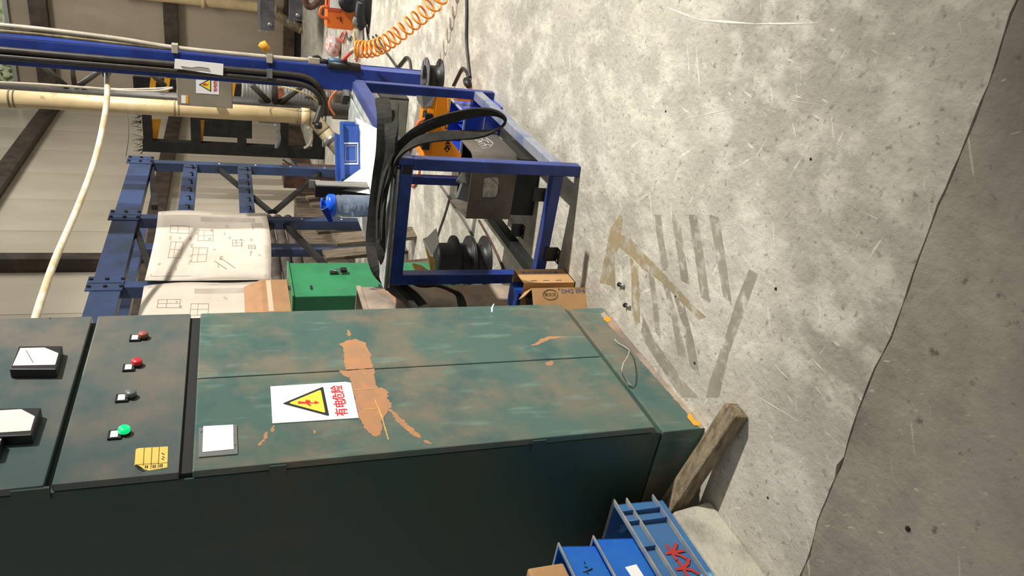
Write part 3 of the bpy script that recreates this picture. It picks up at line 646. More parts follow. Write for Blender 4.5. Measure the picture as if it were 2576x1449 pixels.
B().box(X0 + .10, X0 + .20, Y0 + .10, Y0 + .2, z0 + .01, z1_ - .03).part('inner_unit', m_greydk, hz)
B().obox((X0 + .06, Y0 + .13, z1_ + .005), (.02, .012, 0), (-.012, .03, .02), (0, -.012, .03)).part('bright_clip', m_zinc, hz)
B().obox((X0 + .10, Y0 + .20, z1_ - .02), (.02, .01, 0), (-.02, .06, .02), (0, -.01, .035)).part('inner_bracket', m_greydk, hz)
tp = [P(a, b_, 0, X0 - .0012) for a, b_ in ((1219, 450), (1226, 447), (1252, 446), (1254, 462), (1251, 488), (1246, 496), (1214, 496), (1216, 470))]
B().prism(tp, (.001, 0, 0)).part('foil_patch', mk('foil_tape', (196, 192, 184), (160, 156, 148), scale=30, rough=.35, metal=.5, bump=.4, bscale=40), hz)
B().tube([P(a, b_, 0, X0 - .004) for a, b_ in ((1210, 430), (1222, 440), (1240, 452), (1256, 470), (1255, 488), (1240, 502), (1222, 507), (1200, 507))], .0016, 5, 5).part('thin_wire', m_cableg, hz)
for k in range(7):
    a = P(1205 + k * 4, 506 + (k % 3) * 2, 0, X0 - .003); B().tube([a, a + V(0, .012 * (1 if k % 2 else -.6), -.008)], .0012, 4).part('wire_strand', m_alu, hz)
def scrawl(lines, axis, val, w, mat, parent, name='marker_scrawl', off=(0, 0, 0)):
    for ln in lines:
        B().tube([P(a, b_, axis, val) + Vector(off) for a, b_ in ln], w, 4, 3 if len(ln) > 2 else 0).part(name, mat, parent)
scrawl([[(1192, 348), (1208, 346), (1214, 352)], [(1196, 352), (1212, 356), (1204, 360)], [(1202, 358), (1222, 352), (1230, 360)], [(1205, 364), (1218, 360), (1222, 368)], [(1210, 368), (1226, 364), (1236, 366)], [(1212, 372), (1230, 372)], [(1222, 346), (1240, 360), (1232, 370)]], 1, Y0 - .0006, .0012, m_white, hz)

# orange machine
OX, OY0, OY1 = 4.50, 1.075, 1.50
om = thing('welding_machine', 'orange welding machine with black grips on the floor behind the table', 'machine', (OX, 1.28, 0))
zt_ = .272
b = B(); b.hexa([(OX, OY0, .012), (OX, OY1, .012), (OX + .22, OY1, .012), (OX + .22, OY0, .012), (OX, OY0, zt_ - .03), (OX, OY1, zt_ - .03), (OX + .22, OY1, zt_ - .03), (OX + .22, OY0, zt_ - .03)])
b.part('body', m_orange, om, bevel=.006)
b = B(); b.hexa([(OX, OY0 + .0, zt_ - .03), (OX, OY1, zt_ - .03), (OX + .22, OY1, zt_ - .03), (OX + .22, OY0, zt_ - .03), (OX + .01, OY0 + .06, zt_ + .01), (OX + .01, OY1 - .01, zt_ + .01), (OX + .22, OY1 - .01, zt_ + .01), (OX + .22, OY0 + .06, zt_ + .01)])
b.part('top_cover', m_orange, om, bevel=.004)
B().hexa([(OX - .002, OY0 - .01, zt_ - .03), (OX - .002, OY0 + .07, zt_ - .01), (OX + .2, OY0 + .07, zt_ - .01), (OX + .2, OY0 - .01, zt_ - .03), (OX + .02, OY0 - .0, zt_ + .06), (OX + .02, OY0 + .09, zt_ + .04), (OX + .2, OY0 + .09, zt_ + .04), (OX + .2, OY0, zt_ + .06)]).part('vent_block', m_greydk, om, bevel=.004)
for k in range(6):
    c = P(1127 + k * 4.4, 247, 0, OX); e = P(1128 + k * 4.4, 278, 0, OX)
    B().beam((OX - .002, c.y, c.z), (OX - .002, e.y, e.z), .006, .007).part('louvre', mk('louvre_light', (250, 196, 90), rough=.4) if k == 0 else bpy.data.materials['louvre_light'], om)
for py in (298, 362):
    g = P(1068, py, 0, OX); B().box(OX - .02, OX + .06, g.y - .035, g.y + .035, zt_ - .02, zt_ + .03).part('grip_mount', m_blackpl, om, bevel=.004)
ga, gb_ = P(1062, 298, 0, OX), P(1062, 362, 0, OX)
B().tube([V(OX, ga.y, zt_ + .02), V(OX - .02, ga.y + .03, zt_ + .075), V(OX - .02, gb_.y - .03, zt_ + .075), V(OX, gb_.y, zt_ + .02)], .012, 8, 5).part('grip', m_hose2, om)
lg = P(1125, 374, 0, OX)
text('JM', .045, P(1131, 368, 0, OX) , (0, -1, 0), (0, 0, 1), m_inkd, 'brand_lettering', om, lift=.001, thick=.02)
text('E', .045, P(1131, 326, 0, OX), (0, -1, 0), (0, 0, 1), m_inkd, 'brand_lettering', om, lift=.001, thick=.02)
B().prism([lg + V(-.001, 0, .022), lg + V(-.001, .026, 0), lg + V(-.001, 0, -.022), lg + V(-.001, -.026, 0)], (-.0006, 0, 0)).part('diamond_logo', m_inkd, om)
B().prism([lg + V(-.0022, .01, .012), lg + V(-.0022, .014, -.004), lg + V(-.0022, -.006, -.002)], (-.0006, 0, 0)).part('diamond_logo', m_orange, om)
# transparent blue parts case
cs = thing('plastic_case', 'translucent blue plastic parts case leaning beside the lower table rail', 'case', (3.95, 1.1, 0))
cx0, cx1, cy0, cy1, ch = 3.93, 4.22, 1.03, 1.245, .225
B().box(cx0, cx0 + .004, cy0, cy1, .004, ch).part('wall', m_case, cs); B().box(cx1, cx1 + .004, cy0, cy1, .004, ch).part('wall', m_case, cs)
B().box(cx0 + .004, cx1, cy0, cy0 + .004, .004, ch).part('wall', m_case, cs); B().box(cx0 + .004, cx1, cy1 - .004, cy1, .004, ch).part('wall', m_case, cs)
B().box(cx0, cx1, cy0, cy1, 0, .006).part('base', m_case, cs)
B().box(cx0 + .004, cx1, (cy0 + cy1) / 2, (cy0 + cy1) / 2 + .004, .006, ch - .03).part('divider', m_case, cs)
B().box(cx0 - .006, cx1 + .008, cy0 - .008, cy0 + .006, ch - .012, ch).part('rim', m_casel, cs, bevel=.002)
B().box(cx0 - .006, cx0 + .006, cy0 - .008, cy1 + .008, ch - .012, ch).part('rim', m_casel, cs, bevel=.002)
B().box(cx0 - .004, cx0, cy0 + .01, cy1 - .01, .10, .105).part('rib', m_casel, cs); B().box(cx0 - .004, cx0, cy0 + .09, cy0 + .095, .01, .2).part('rib', m_casel, cs)
B().hexa([(cx0 + .01, cy0 - .05, .0), (cx1, cy0 - .05, .0), (cx1, cy0 - .012, .0), (cx0 + .01, cy0 - .012, .0), (cx0 + .01, cy0 - .05, .05), (cx1, cy0 - .05, .05), (cx1, cy0 - .012, .06), (cx0 + .01, cy0 - .012, .06)]).part('latch_flange', m_case, cs)
# grey tool case behind
gc = thing('tool_case', 'grey hard tool case with ridged lid standing behind the table', 'case', (6.3, 1.75, 0))
gx = 6.28; ya, yb = P(1000, 250, 0, gx).y, P(1000, 382, 0, gx).y; zz = P(944, 320, 0, gx).z
B().box(gx, gx + .28, ya, yb, 0.0, zz - .02).part('shell', m_greycase, gc, bevel=.01)
B().box(gx - .006, gx + .29, ya - .008, yb + .008, zz - .02, zz).part('lid_rim', m_greydk, gc, bevel=.004)
for k in (.35, .62): B().box(gx - .008, gx, ya + .02, yb - .02, zz * k, zz * k + .006).part('ridge', m_greydk, gc)
for y in (ya + .05, yb - .05): B().box(gx - .016, gx - .006, y - .02, y + .02, zz - .06, zz - .005).part('latch', m_blackpl, gc)
B().box(gx - .002, gx + .2, ya - .012, ya - .0, 0, zz * .9).part('corner_post', m_blackpl, gc)

# three spools stacked on the floor
for k in range(3):
    sp = thing('wire_spool', ('black plastic wire spool at the bottom of the stack of three', 'black plastic wire spool in the middle of the stack of three', 'black plastic wire spool on top of the stack of three')[k], 'spool', (3.86, 1.90, .1 * k), group='stacked black spools')
    c = (3.86, 1.90, .1 * k)
    B().lathe([(.0001, 0), (.15, 0), (.15, .008), (.105, .012), (.105, .088), (.15, .091), (.15, .0985), (.0001, .0985)] if k < 2 else [(.0001, 0), (.15, 0), (.15, .008), (.105, .012), (.105, .1), (.0001, .1)], c, 32).part('drum', m_black, sp)
    B().box(3.80, 3.83, 1.995, 2.008, .1 * k + .03, .1 * k + .07).part('sticker', m_white, sp)
# broken foam and plywood offcuts
fo = [P(a, b_, 0, 3.73) for a, b_ in ((1066, 605), (1098, 573), (1105, 610), (1086, 644), (1078, 625))]
B().prism(fo, (.02, .015, 0)).solo('foam_offcut', m_foam, 'broken white foam sheet wedged beside the spools', 'foam')
fo = [P(a, b_, 0, 3.77) for a, b_ in ((1066, 600), (1075, 596), (1082, 640), (1094, 652), (1094, 690), (1086, 688), (1080, 655))]
B().prism(fo, (.018, .012, 0)).solo('foam_strip', m_chip, 'torn yellow backing strip on the foam beside the spools', 'board')
fo = [P(a, b_, 0, 3.74) for a, b_ in ((1039, 662), (1060, 667), (1090, 688), (1050, 688))]
B().prism(fo, (.02, .02, 0)).solo('plywood_offcut', m_chip, 'yellow plywood offcut behind the left front leg of the table', 'board')

# kraft boxes beside the cabinet
kb = thing('carton', 'open kraft carton with blue print and blue packs inside beside the cabinet', 'carton', (2.75, 1.5, 0), group='kraft cartons beside the cabinet')
kx0, kx1, ky0, ky1, kz = 2.665, 2.80, 1.425, 1.60, .25
B().box(kx0, kx1, ky0, ky0 + .004, 0, kz).part('side_panel', m_kraft, kb); B().box(kx0, kx1, ky1, ky1 + .004, 0, kz).part('side_panel', m_kraft, kb)
B().box(kx0, kx0 + .004, ky0 + .004, ky1, 0, kz).part('end_panel', m_kraft, kb); B().box(kx1 - .004, kx1, ky0 + .004, ky1, 0, kz).part('end_panel', m_kraft, kb)
B().box(kx0, kx1, ky0, ky1, 0, .004).part('bottom', m_kraft, kb)
B().box(kx0 + .01, kx1 - .01, ky0 + .06, ky1 - .01, .01, kz + .012).part('pack', mk('blue_pack', (30, 66, 150), rough=.4), kb)
text('新大洋焊丝', .024, (kx1 - .01, ky0, kz - .03), (0, 0, -1), (1, 0, 0), m_bluetxt, 'print', kb, lift=.0006) if False else None
text('新大洋碳钢焊丝', .026, (kx1 - .045, ky0, kz - .022), (0, 0, -1), (1, 0, 0), m_bluetxt, 'print', kb)
text('GB/T 8110', .014, (kx1 - .04, ky0, .07), (0, 0, -1), (1, 0, 0), m_inkd, 'print', kb)
for k in range(3): B().box(kx0 + .02, kx0 + .024, ky0 - .0008, ky0, .06 + k * .06, .09 + k * .06).part('print', m_inkd, kb)
k2 = thing('carton', 'kraft carton with an oval emblem and DHQ lettering leaning on the cabinet', 'carton', (2.58, 1.45, 0), group='kraft cartons beside the cabinet')
p0, p1 = P(1472, 722.5, 2, 0), P(1476, 762, 2, 0); u = (p1 - p0).normalized(); nrm = V(u.y, -u.x, 0)
if nrm.x > 0: nrm = -nrm
hz_ = .252; L_ = .20; bk = -nrm
cc = p0
def K(a, d, z): return cc + u * a + bk * d + V(0, 0, z)
B().hexa([K(0, 0, 0), K(L_, 0, 0), K(L_, .004, 0), K(0, .004, 0), K(0, 0, hz_), K(L_, 0, hz_), K(L_, .004, hz_), K(0, .004, hz_)]).part('front_panel', m_kraft, k2)
B().hexa([K(0, .004, 0), K(.004, .004, 0), K(.004, .09, 0), K(0, .09, 0), K(0, .004, hz_), K(.004, .004, hz_), K(.004, .09, hz_), K(0, .09, hz_)]).part('side_panel', m_kraft, k2)
B().hexa([K(0, .09, 0), K(L_, .09, 0), K(L_, .094, 0), K(0, .094, 0), K(0, .09, hz_), K(L_, .09, hz_), K(L_, .094, hz_), K(0, .094, hz_)]).part('back_panel', m_kraft, k2)
B().hexa([K(0, .004, hz_), K(.004, .004, hz_), K(.004, .09, hz_), K(0, .09, hz_), K(.03, .01, hz_ + .035), K(.034, .01, hz_ + .035), K(.034, .085, hz_ + .03), K(.03, .085, hz_ + .03)]).part('flap', m_kraft, k2)
B().lathe([(.0001, 0), (.022, 0), (.022, .06), (.0001, .06)], K(.045, .045, hz_ - .055), 14).part('roll', m_black, k2)
tu, tv = V(0, 0, -1), u.copy()
text('DHQ 50-6', .026, K(.024, -.001, .118), u if False else V(0, 0, -1), -u if False else -u, m_bluetxt, 'lettering', k2)
ov = [K(.030 + .022 * math.sin(2 * math.pi * i / 24), -.0012, .17 + .034 * math.cos(2 * math.pi * i / 24)) for i in range(24)]
B().tube(ov, .0009, 4, closed=True).part('oval_emblem', m_inkd, k2)
text('新大洋', .018, K(.036, -.001, .198), V(0, 0, -1), -u, m_inkd, 'lettering', k2)
text('®', .014, K(.012, -.001, .132), V(0, 0, -1), -u, m_inkd, 'lettering', k2)
# steel bin and green locker behind the cabinet
rp = thing('steel_bin', 'rust stained steel bin behind the cabinet under the black straps', 'bin', (3.2, 1.85, 0))
ra = P(897, 722, 1, 1.72); x1_ = ra.x; zt2 = ra.z
B().box(x1_ - .50, x1_, 1.72, 1.728, 0, zt2).part('front_plate', m_rust, rp, bevel=.002)
B().box(x1_ - .012, x1_, 1.728, 2.02, 0, zt2).part('side_plate', m_rust, rp); B().box(x1_ - .5, x1_ - .488, 1.728, 2.02, 0, zt2).part('side_plate', m_rust, rp)
B().box(x1_ - .488, x1_ - .012, 2.012, 2.02, 0, zt2).part('back_plate', m_rust, rp)
B().box(x1_ - .505, x1_ + .006, 1.715, 1.722, zt2 - .02, zt2 + .002).part('rim', m_rust, rp)
gl_ = thing('green_locker', 'bright green steel locker with a small padlock behind the cabinet', 'locker', (4.2, 2.4, 0))
GY = 2.2; g0, g1 = P(735, 746, 1, GY), P(722, 661, 1, GY); gz = g0.z
B().box(g0.x, g1.x, GY, GY + .42, .05, gz - .012).part('body', m_green, gl_, bevel=.006)
B().box(g0.x - .008, g1.x + .008, GY - .012, GY + .43, gz - .012, gz).part('lid', m_green, gl_, bevel=.004)
for x in (g0.x + .05, g1.x - .05):
    for y in (GY + .05, GY + .37): B().box(x - .02, x + .02, y - .02, y + .02, 0, .05).part('foot', m_black, gl_)
lk_ = P(848, 688, 1, GY)
hs = B().box(lk_.x - .018, lk_.x + .018, GY - .012, GY, lk_.z - .005, lk_.z + .045).part('hasp', m_black, gl_)
B().box(lk_.x - .02, lk_.x + .02, GY - .035, GY - .015, lk_.z - .06, lk_.z - .02).part('padlock', m_blackpl, hs, bevel=.003)
B().tube([(lk_.x - .012, GY - .025, lk_.z - .02), (lk_.x - .012, GY - .025, lk_.z + .01), (lk_.x, GY - .025, lk_.z + .02), (lk_.x + .012, GY - .025, lk_.z + .01), (lk_.x + .012, GY - .025, lk_.z - .02)], .004, 6, 4).part('shackle', m_zinc, hs)
for z in (lk_.z + .17, lk_.z + .3, lk_.z - .25): B().box(g0.x + .08, g0.x + .13, GY - .004, GY, z, z + .014).part('slot', m_black, gl_)
# open carton on the locker
cb = thing('cardboard_box', 'open brown cardboard box with shiny tape on top of the green locker', 'box', (4.1, 2.45, gz))
e0, e1 = P(722, 776, 1, GY + .12), P(724, 710, 1, GY + .12); bz = P(660, 740, 1, GY + .12).z
gz += .002
cX0, cX1, cY0, cY1 = g0.x - .005, e1.x, GY + .10, GY + .38
ht = max(.16, bz - gz)
B().box(cX0, cX1, cY0, cY0 + .004, gz, gz + ht).part('side_panel', m_card, cb); B().box(cX0, cX1, cY1, cY1 + .004, gz, gz + ht).part('side_panel', m_card, cb)
B().box(cX0, cX0 + .004, cY0 + .004, cY1, gz, gz + ht).part('end_panel', m_card, cb); B().box(cX1 - .004, cX1, cY0 + .004, cY1, gz, gz + ht).part('end_panel', m_card, cb)
B().hexa([(cX0, cY0, gz + ht), (cX1, cY0, gz + ht), (cX1, cY0 + .004, gz + ht), (cX0, cY0 + .004, gz + ht), (cX0, cY0 + .05, gz + ht + .10), (cX1, cY0 + .05, gz + ht + .10), (cX1, cY0 + .054, gz + ht + .10), (cX0, cY0 + .054, gz + ht + .10)]).part('flap', m_card, cb)
B().box(cX0 + .01, cX1 - .01, cY0 - .0012, cY0 - .0002, gz + ht * .62, gz + ht * .80).part('tape', m_tapec, cb)

# wooden beam leaning in the gap between cabinet and plinth
wd0 = thing('wood_block', 'weathered square timber propped in the gap beside the cabinet', 'timber', (1.42, 1.25, 0))
a0, a1 = V(1.452, 1.222, .026), V(1.512, 1.70, .108)
B().beam(a0, a1, .064, .054, up=(0, 0, 1)).part('timber', m_wood, wd0, bevel=.006)
# stacked blue bins on the plinth
def bin_(x0, x1, y0, y1, z0, z1, t, mat, rim, name, lab, ribs=(), taper=.012, rimw=.012):
    o = thing(name, lab, 'bin', ((x0 + x1) / 2, (y0 + y1) / 2, z0), group='blue plastic bins on the plinth')
    tp_ = taper
    def wall(pa, pb, pc, pd, off): B().prism([pa, pb, pc, pd], off).part('wall', mat, o)
    wall(V(x0 + tp_, y0 + tp_, z0), V(x1 - tp_, y0 + tp_, z0), V(x1, y0, z1), V(x0, y0, z1), (0, t, 0))
    wall(V(x0 + tp_, y1 - tp_, z0), V(x1 - tp_, y1 - tp_, z0), V(x1, y1, z1), V(x0, y1, z1), (0, -t, 0))
    wall(V(x1 - tp_, y0 + tp_, z0), V(x1 - tp_, y1 - tp_, z0), V(x1, y1, z1), V(x1, y0, z1), (-t, 0, 0))
    wall(V(x0 + tp_, y0 + tp_, z0), V(x0 + tp_, y1 - tp_, z0), V(x0, y1, z1), V(x0, y0, z1), (t, 0, 0))
    B().box(x0 + tp_, x1 - tp_, y0 + tp_, y1 - tp_, z0, z0 + t).part('bottom', mat, o)
    B().box(x0 - rimw, x1 + rimw, y0 - rimw, y0 + .002, z1 - .006, z1).part('rim', rim, o, bevel=.002)
    B().box(x1 - .002, x1 + rimw, y0 + .002, y1 + rimw, z1 - .006, z1).part('rim', rim, o, bevel=.002)
    B().box(x0 - rimw, x1 + rimw, y1, y1 + rimw, z1 - .006, z1).part('rim', rim, o, bevel=.002)
    return o
BX1, BY0 = 1.40, 1.612
pz = .153
bg = bin_(.80, 1.50, 1.602, 2.05, pz, .330, .004, m_bluebin2, m_binrim, 'storage_crate', 'large worn blue crate with red painted characters at the bottom of the bin stack', taper=.004, rimw=.014)
for z in (.282, .186): B().box(.80, 1.508, 1.586, 1.603, z, z + .005).part('flange', m_binrim, bg, bevel=.001)
for x in (1.452, 1.408, 1.12, .9): B().box(x, x + .005, 1.588, 1.603, .190, .283).part('rib', m_bluebin2, bg)
for x in (1.455, 1.412, 1.31, 1.17, 1.03): B().box(x, x + .005, 1.588, 1.603, .287, .326).part('rib', m_bluebin2, bg)
for ch, xx in (('大', 1.225), ('木', 1.285)):
    text(ch, .066, (xx - .033 + .0, 1.6015, .205), (1, 0, 0), (0, 0, 1), m_redtxt, 'red_character', bg, lift=.001, thick=.035)
b1 = bin_(.85, 1.375, 1.598, 1.80, .332, .462, .004, m_bluebin, m_binrim, 'storage_bin', 'bright blue bin with a white label resting on the large crate', taper=.010, rimw=.008)
B().prism([(1.215, 1.603, .37), (1.265, 1.603, .372), (1.262, 1.6035, .41), (1.205, 1.6035, .405)], (0, -.002, 0)).part('label', m_white, b1)
b2 = bin_(.85, 1.365, 1.594, 1.78, .464, .580, .004, m_bluebin, m_binrim, 'storage_bin', 'bright blue bin with black marker writing on top of the bin stack', taper=.010, rimw=.008)
scrawl([[(1470, 1413), (1472, 1418)], [(1470, 1425), (1478, 1428)], [(1466, 1440), (1474, 1438), (1482, 1434), (1490, 1430)], [(1474, 1438), (1480, 1444)]], 1, 1.597, .0016, m_inkd, b2)
t = thing('taped_carton', 'small brown carton wrapped in clear tape on top of the blue bins', 'carton', (1.2, 1.66, .581))
B().box(1.05, 1.315, 1.604, 1.74, .5815, .692).part('carton', m_kraft, t, bevel=.006)
for k in range(3): B().box(1.10 + k * .07, 1.125 + k * .07, 1.6025, 1.604, .583, .69).part('tape', m_tapec, t)

# ================================================================== BLUE RACK
RY = 2.72
rk = thing('blue_rack', 'blue bolted steel rack with pegged crossbars beside the left wall', 'rack', (6.4, RY, 0))
rx = [P(330, 403, 1, RY).x, P(300, 543, 1, RY).x, P(240, 716, 1, RY).x]; rt = P(330, 400, 1, RY).z
ux_ = .16
for i, x in enumerate(rx + [rx[2] - (rx[1] - rx[2]) * .98]):
    B().box(x - ux_ * .28, x + ux_ * .28, RY, RY + .09, 0, rt - .02).part('upright', m_blue2, rk, bevel=.003)
    for sx in (-.055, .055): B().box(x + sx - .05, x + sx + .05, RY - .012, RY - .002, rt - .20, rt + .03).part('splice_plate', m_blue2, rk, bevel=.002)
    for dz in (-.19, -.09, .01):
        for s in (-.055, .055): B().disc((x + s, RY - .012, rt + dz), .014, (0, -1, 0), .012, 6).part('bolt', m_rub, rk)
    for k in range(4): B().disc((x, RY - .0005, .5 + k * .35), .009, (0, -1, 0), .001, 8).part('bolt_hole', m_white, rk)
xe = rx[2] - (rx[1] - rx[2]) * .98
for a, c in ((rx[1], rx[0]), (rx[2], rx[1]), (xe, rx[2])):
    B().box(a + .01, c - .01, RY - .004, RY + .07, rt - .19, rt).part('top_beam', m_blue2, rk, bevel=.003)
for px in ((455, 492), (600, 636)):
    za, zb_ = P(px[1], 470, 1, RY).z, P(px[0], 470, 1, RY).z
    B().box(rx[1] + .05, rx[0] - .05, RY - .003, RY + .06, za, zb_).part('crossbar', m_blue2, rk, bevel=.003)
    for xx in (rx[1] + .10, rx[0] - .10):
        for s in (-.01,): B().box(xx - .06, xx + .06, RY - .010, RY - .003, za + .01, zb_ - .01).part('end_plate', m_blue2, rk)
    for k in range(6):
        x = rx[1] + .18 + k * (rx[0] - rx[1] - .36) / 5; z = (za * .72 + zb_ * .28)
        B().tube([(x, RY - .003, z), (x, RY - .035, z), (x, RY - .04, z + .012), (x, RY - .04, z + .03)], .008, 6).part('peg', m_black, rk)
def rod(a, c, w=.035, y=RY + .05, mat=None, par=None):
    B().beam(P(a[0], a[1], 1, y), P(c[0], c[1], 1, y), w, w).part('brace', mat or m_frame_black, par or rk)
rod((381, 420), (389, 522), .05); rod((548, 424), (680, 533), .04); rod((804, 436), (690, 533), .04); rod((712, 560), (880, 730), .045); rod((665, 582), (700, 555), .04)
rod((325, 560), (300, 670), .05); rod((340, 566), (390, 720), .04); rod((600, 560), (560, 600), .04)
# rear frame of the same rack
for px, py in ((735, 620), (330, 620)): pass
RB = 3.55
rb = thing('rear_rack', 'dark blue rear rack frame standing behind the bolted blue rack', 'rack', (7.2, RB, 0))
for py, px in ((620, 735), (820, 700)):
    x = P(px, py, 1, RB).x; B().box(x - .075, x + .075, RB, RB + .09, 0, 2.32).part('upright', m_blue2, rb, bevel=.003)
xa, xb_ = P(330, 700, 1, RB).x - 1.2, P(345, 560, 1, RB).x
B().box(xa, xb_, RB, RB + .08, P(372, 560, 1, RB).z, P(340, 560, 1, RB).z).part('top_beam', m_blue2, rb, bevel=.003)
B().box(xa, P(345, 650, 1, RB).x + .1, RB - .02, RB + .06, 2.02, 2.18).part('cross_channel', m_frame_black, rb)
# drawings hung on the rack
def drawing(cs, lab, sag, lines, y=RY - .03):
    c = [P(a, b_, 1, y) for a, b_ in cs]; b = B(); NU, NV = 14, 10; vs = []; fs = []
    def pt(u, v, dy=0):
        p = (c[0] * (1 - u) + c[1] * u) * (1 - v) + (c[3] * (1 - u) + c[2] * u) * v
        return p + V(0, -.012 * math.sin(u * math.pi) - sag * math.sin(v * math.pi) * .03 - .01 * math.sin(u * 7 + v * 3) + dy, -sag * .02 * math.sin(v * math.pi))
    for j in range(NV + 1):
        for i in range(NU + 1): vs.append(pt(i / NU, j / NV))
    for j in range(NV):
        for i in range(NU): a = j * (NU + 1) + i; fs.append((a, a + 1, a + NU + 2, a + NU + 1))
    b.add(vs, fs, True)
    o = b.solo('engineering_drawing', m_draw, lab, 'drawing', group='drawings hung on the blue rack')
    o.modifiers.new('solid', 'SOLIDIFY').thickness = .0015
    bl = B()
    for (u0, v0, u1, v1, w) in lines:
        p, q = pt(u0, v0, -.004), pt(u1, v1, -.004); bl.beam(p, q, .0015, w, up=(0, 0, 1) if abs(q.x - p.x) > abs(q.z - p.z) else (1, 0, 0))
    bl.part('line_work', m_ink, o)
    return o
rr = random.Random(5)
def rl(n):
    L = [(.04, .04, .96, .04, .002), (.96, .04, .96, .96, .002), (.04, .96, .96, .96, .002), (.04, .04, .04, .96, .002)]
    L += [(.38, .13 + .022 * k, .88, .135 + .022 * k, .0025) for k in range(4)] + [(.60, .26, .90, .74, .004), (.61, .25, .91, .73, .002)]
    for k in range(8): L.append((.56 + k * .018, .76 + k * .018, .572 + k * .018, .772 + k * .018, .006)); L.append((.52 + k * .014, .80 + k * .014, .53 + k * .014, .808 + k * .014, .006))
    for k in range(9): L.append((.84 + .012 * k, .22, .84 + .012 * k, .31, .0022))
    for u, v, w, h in ((.12, .30, .16, .12), (.36, .36, .13, .16), (.14, .55, .10, .2), (.33, .62, .12, .18), (.66, .52, .08, .09), (.80, .60, .06, .05)):
        L += [(u, v, u + w, v, .0022), (u + w, v, u + w, v + h, .0022), (u, v + h, u + w, v + h, .0022), (u, v, u, v + h, .0022), (u + w * .4, v, u + w * .4, v + h, .0016), (u, v + h * .5, u + w, v + h * .5, .0016)]
    for _ in range(n):
        u, v = rr.uniform(.07, .86), rr.uniform(.3, .90); m_ = rr.randint(2, 4); d = rr.uniform(.012, .03)
        for k in range(m_): L.append((u, v + k * .014, u + d * rr.uniform(.6, 1), v + k * .014, .0024))
    return L
drawing(((398, 533), (669, 538), (681, 703), (364, 706)), 'large cream engineering drawing hung on the upper middle of the blue rack', 1, rl(26))
drawing(((362, 720), (684, 708), (690, 900), (315, 905)), 'second cream engineering drawing partly hidden by the green cabinet', 1, rl(18), y=RY - .05)

# ================================================================== COLUMN, PIPES, HOSES
pc = thing('blue_column', 'tall blue steel column with cables and conduit clipped to it', 'column', (5.72, 1.29, 0))
PX, PY = 5.70, 1.21
B().box(PX, PX + .012, PY, PY + .17, 0, 5.2).part('flange', m_bluepost, pc, bevel=.003)
B().box(PX + .16, PX + .172, PY, PY + .17, 0, 5.2).part('flange', m_bluepost, pc, bevel=.003)
B().box(PX + .012, PX + .16, PY + .004, PY + .014, 0, 5.2).part('web', m_bluepost, pc)
B().box(PX + .012, PX + .16, PY + .156, PY + .166, 0, 5.2).part('web', m_bluepost, pc)
def post_pt(px, py, off=.03): return P(px, py, 0, PX - off)
B().tube([post_pt(-60, 119), post_pt(200, 142), post_pt(420, 160), post_pt(600, 176), post_pt(720, 186), post_pt(775, 196), post_pt(803, 220), post_pt(816, 250, -.05), post_pt(819, 275, -.1), post_pt(820, 290, -.1)], .022, 10, 6).part('cable', m_cable, pc)
B().tube([post_pt(-60, 137), post_pt(200, 158), post_pt(420, 176), post_pt(600, 192), post_pt(700, 202), post_pt(760, 212), post_pt(795, 232), post_pt(808, 260, .0), post_pt(800, 290, .05), post_pt(792, 312, .1)], .022, 10, 6).part('cable', m_cable, pc)
for px, py in ((792, 316),): B().lathe([(.018, 0), (.026, .01), (.026, .05), (.0001, .05)], post_pt(px, py, .1), 10, R0 * -1 * -1).part('cable_gland', m_blackpl, pc)
q = post_pt(678, 186, .055); B().box(PX - .06, PX - .052, q.y - .035, q.y + .03, q.z - .02, q.z + .02).part('clamp', m_zinc, pc, bevel=.002)
q = post_pt(500, 170, .055)
pp = [post_pt(a, b_, .06) for a, b_ in ((440, 148), (562, 161), (561, 190), (438, 172))]
B().prism(pp, (.003, 0, 0)).part('paper_notice', m_white, pc, label='white paper notice taped over the cables')
B().tube([post_pt(455, 166, .064), post_pt(480, 170, .064), post_pt(500, 168, .064), post_pt(525, 172, .064)], .004, 4, 3).part('pencil_sketch', m_ink, pc)
# grey conduit on the right face
cz = lambda px, py: P(px, py, 1, PY - .03)
def cpt(px, py): return P(px, py, 0, PX + .02)
B().tube([cpt(-60, 58), cpt(100, 73), cpt(300, 98), cpt(440, 120), cpt(640, 140), cpt(785, 152)], .016, 10, 4).part('conduit', m_pvcgrey, pc)
B().tube([cpt(-60, 72), cpt(100, 86), cpt(300, 108), cpt(430, 122)], .014, 8, 4).part('conduit', m_pvcdirty, pc)
for px, py in ((440, 121), (678, 146)): g = cpt(px, py); B().obox(g, (.03, 0, 0), (0, .03, 0), (0, 0, .02)).part('conduit_clip', m_pvcgrey, pc, bevel=.003)
yc = cpt(672, 126); B().lathe([(.0001, 0), (.028, 0), (.03, .06), (.0001, .065)], yc, 10, (0, -.6, .5)).part('yellow_cap', m_stripey, pc); B().lathe([(.0001, 0), (.016, 0), (.018, .05), (.0001, .05)], cpt(664, 124), 8, (0, -.7, .2)).part('yellow_cap', m_stripey, pc)
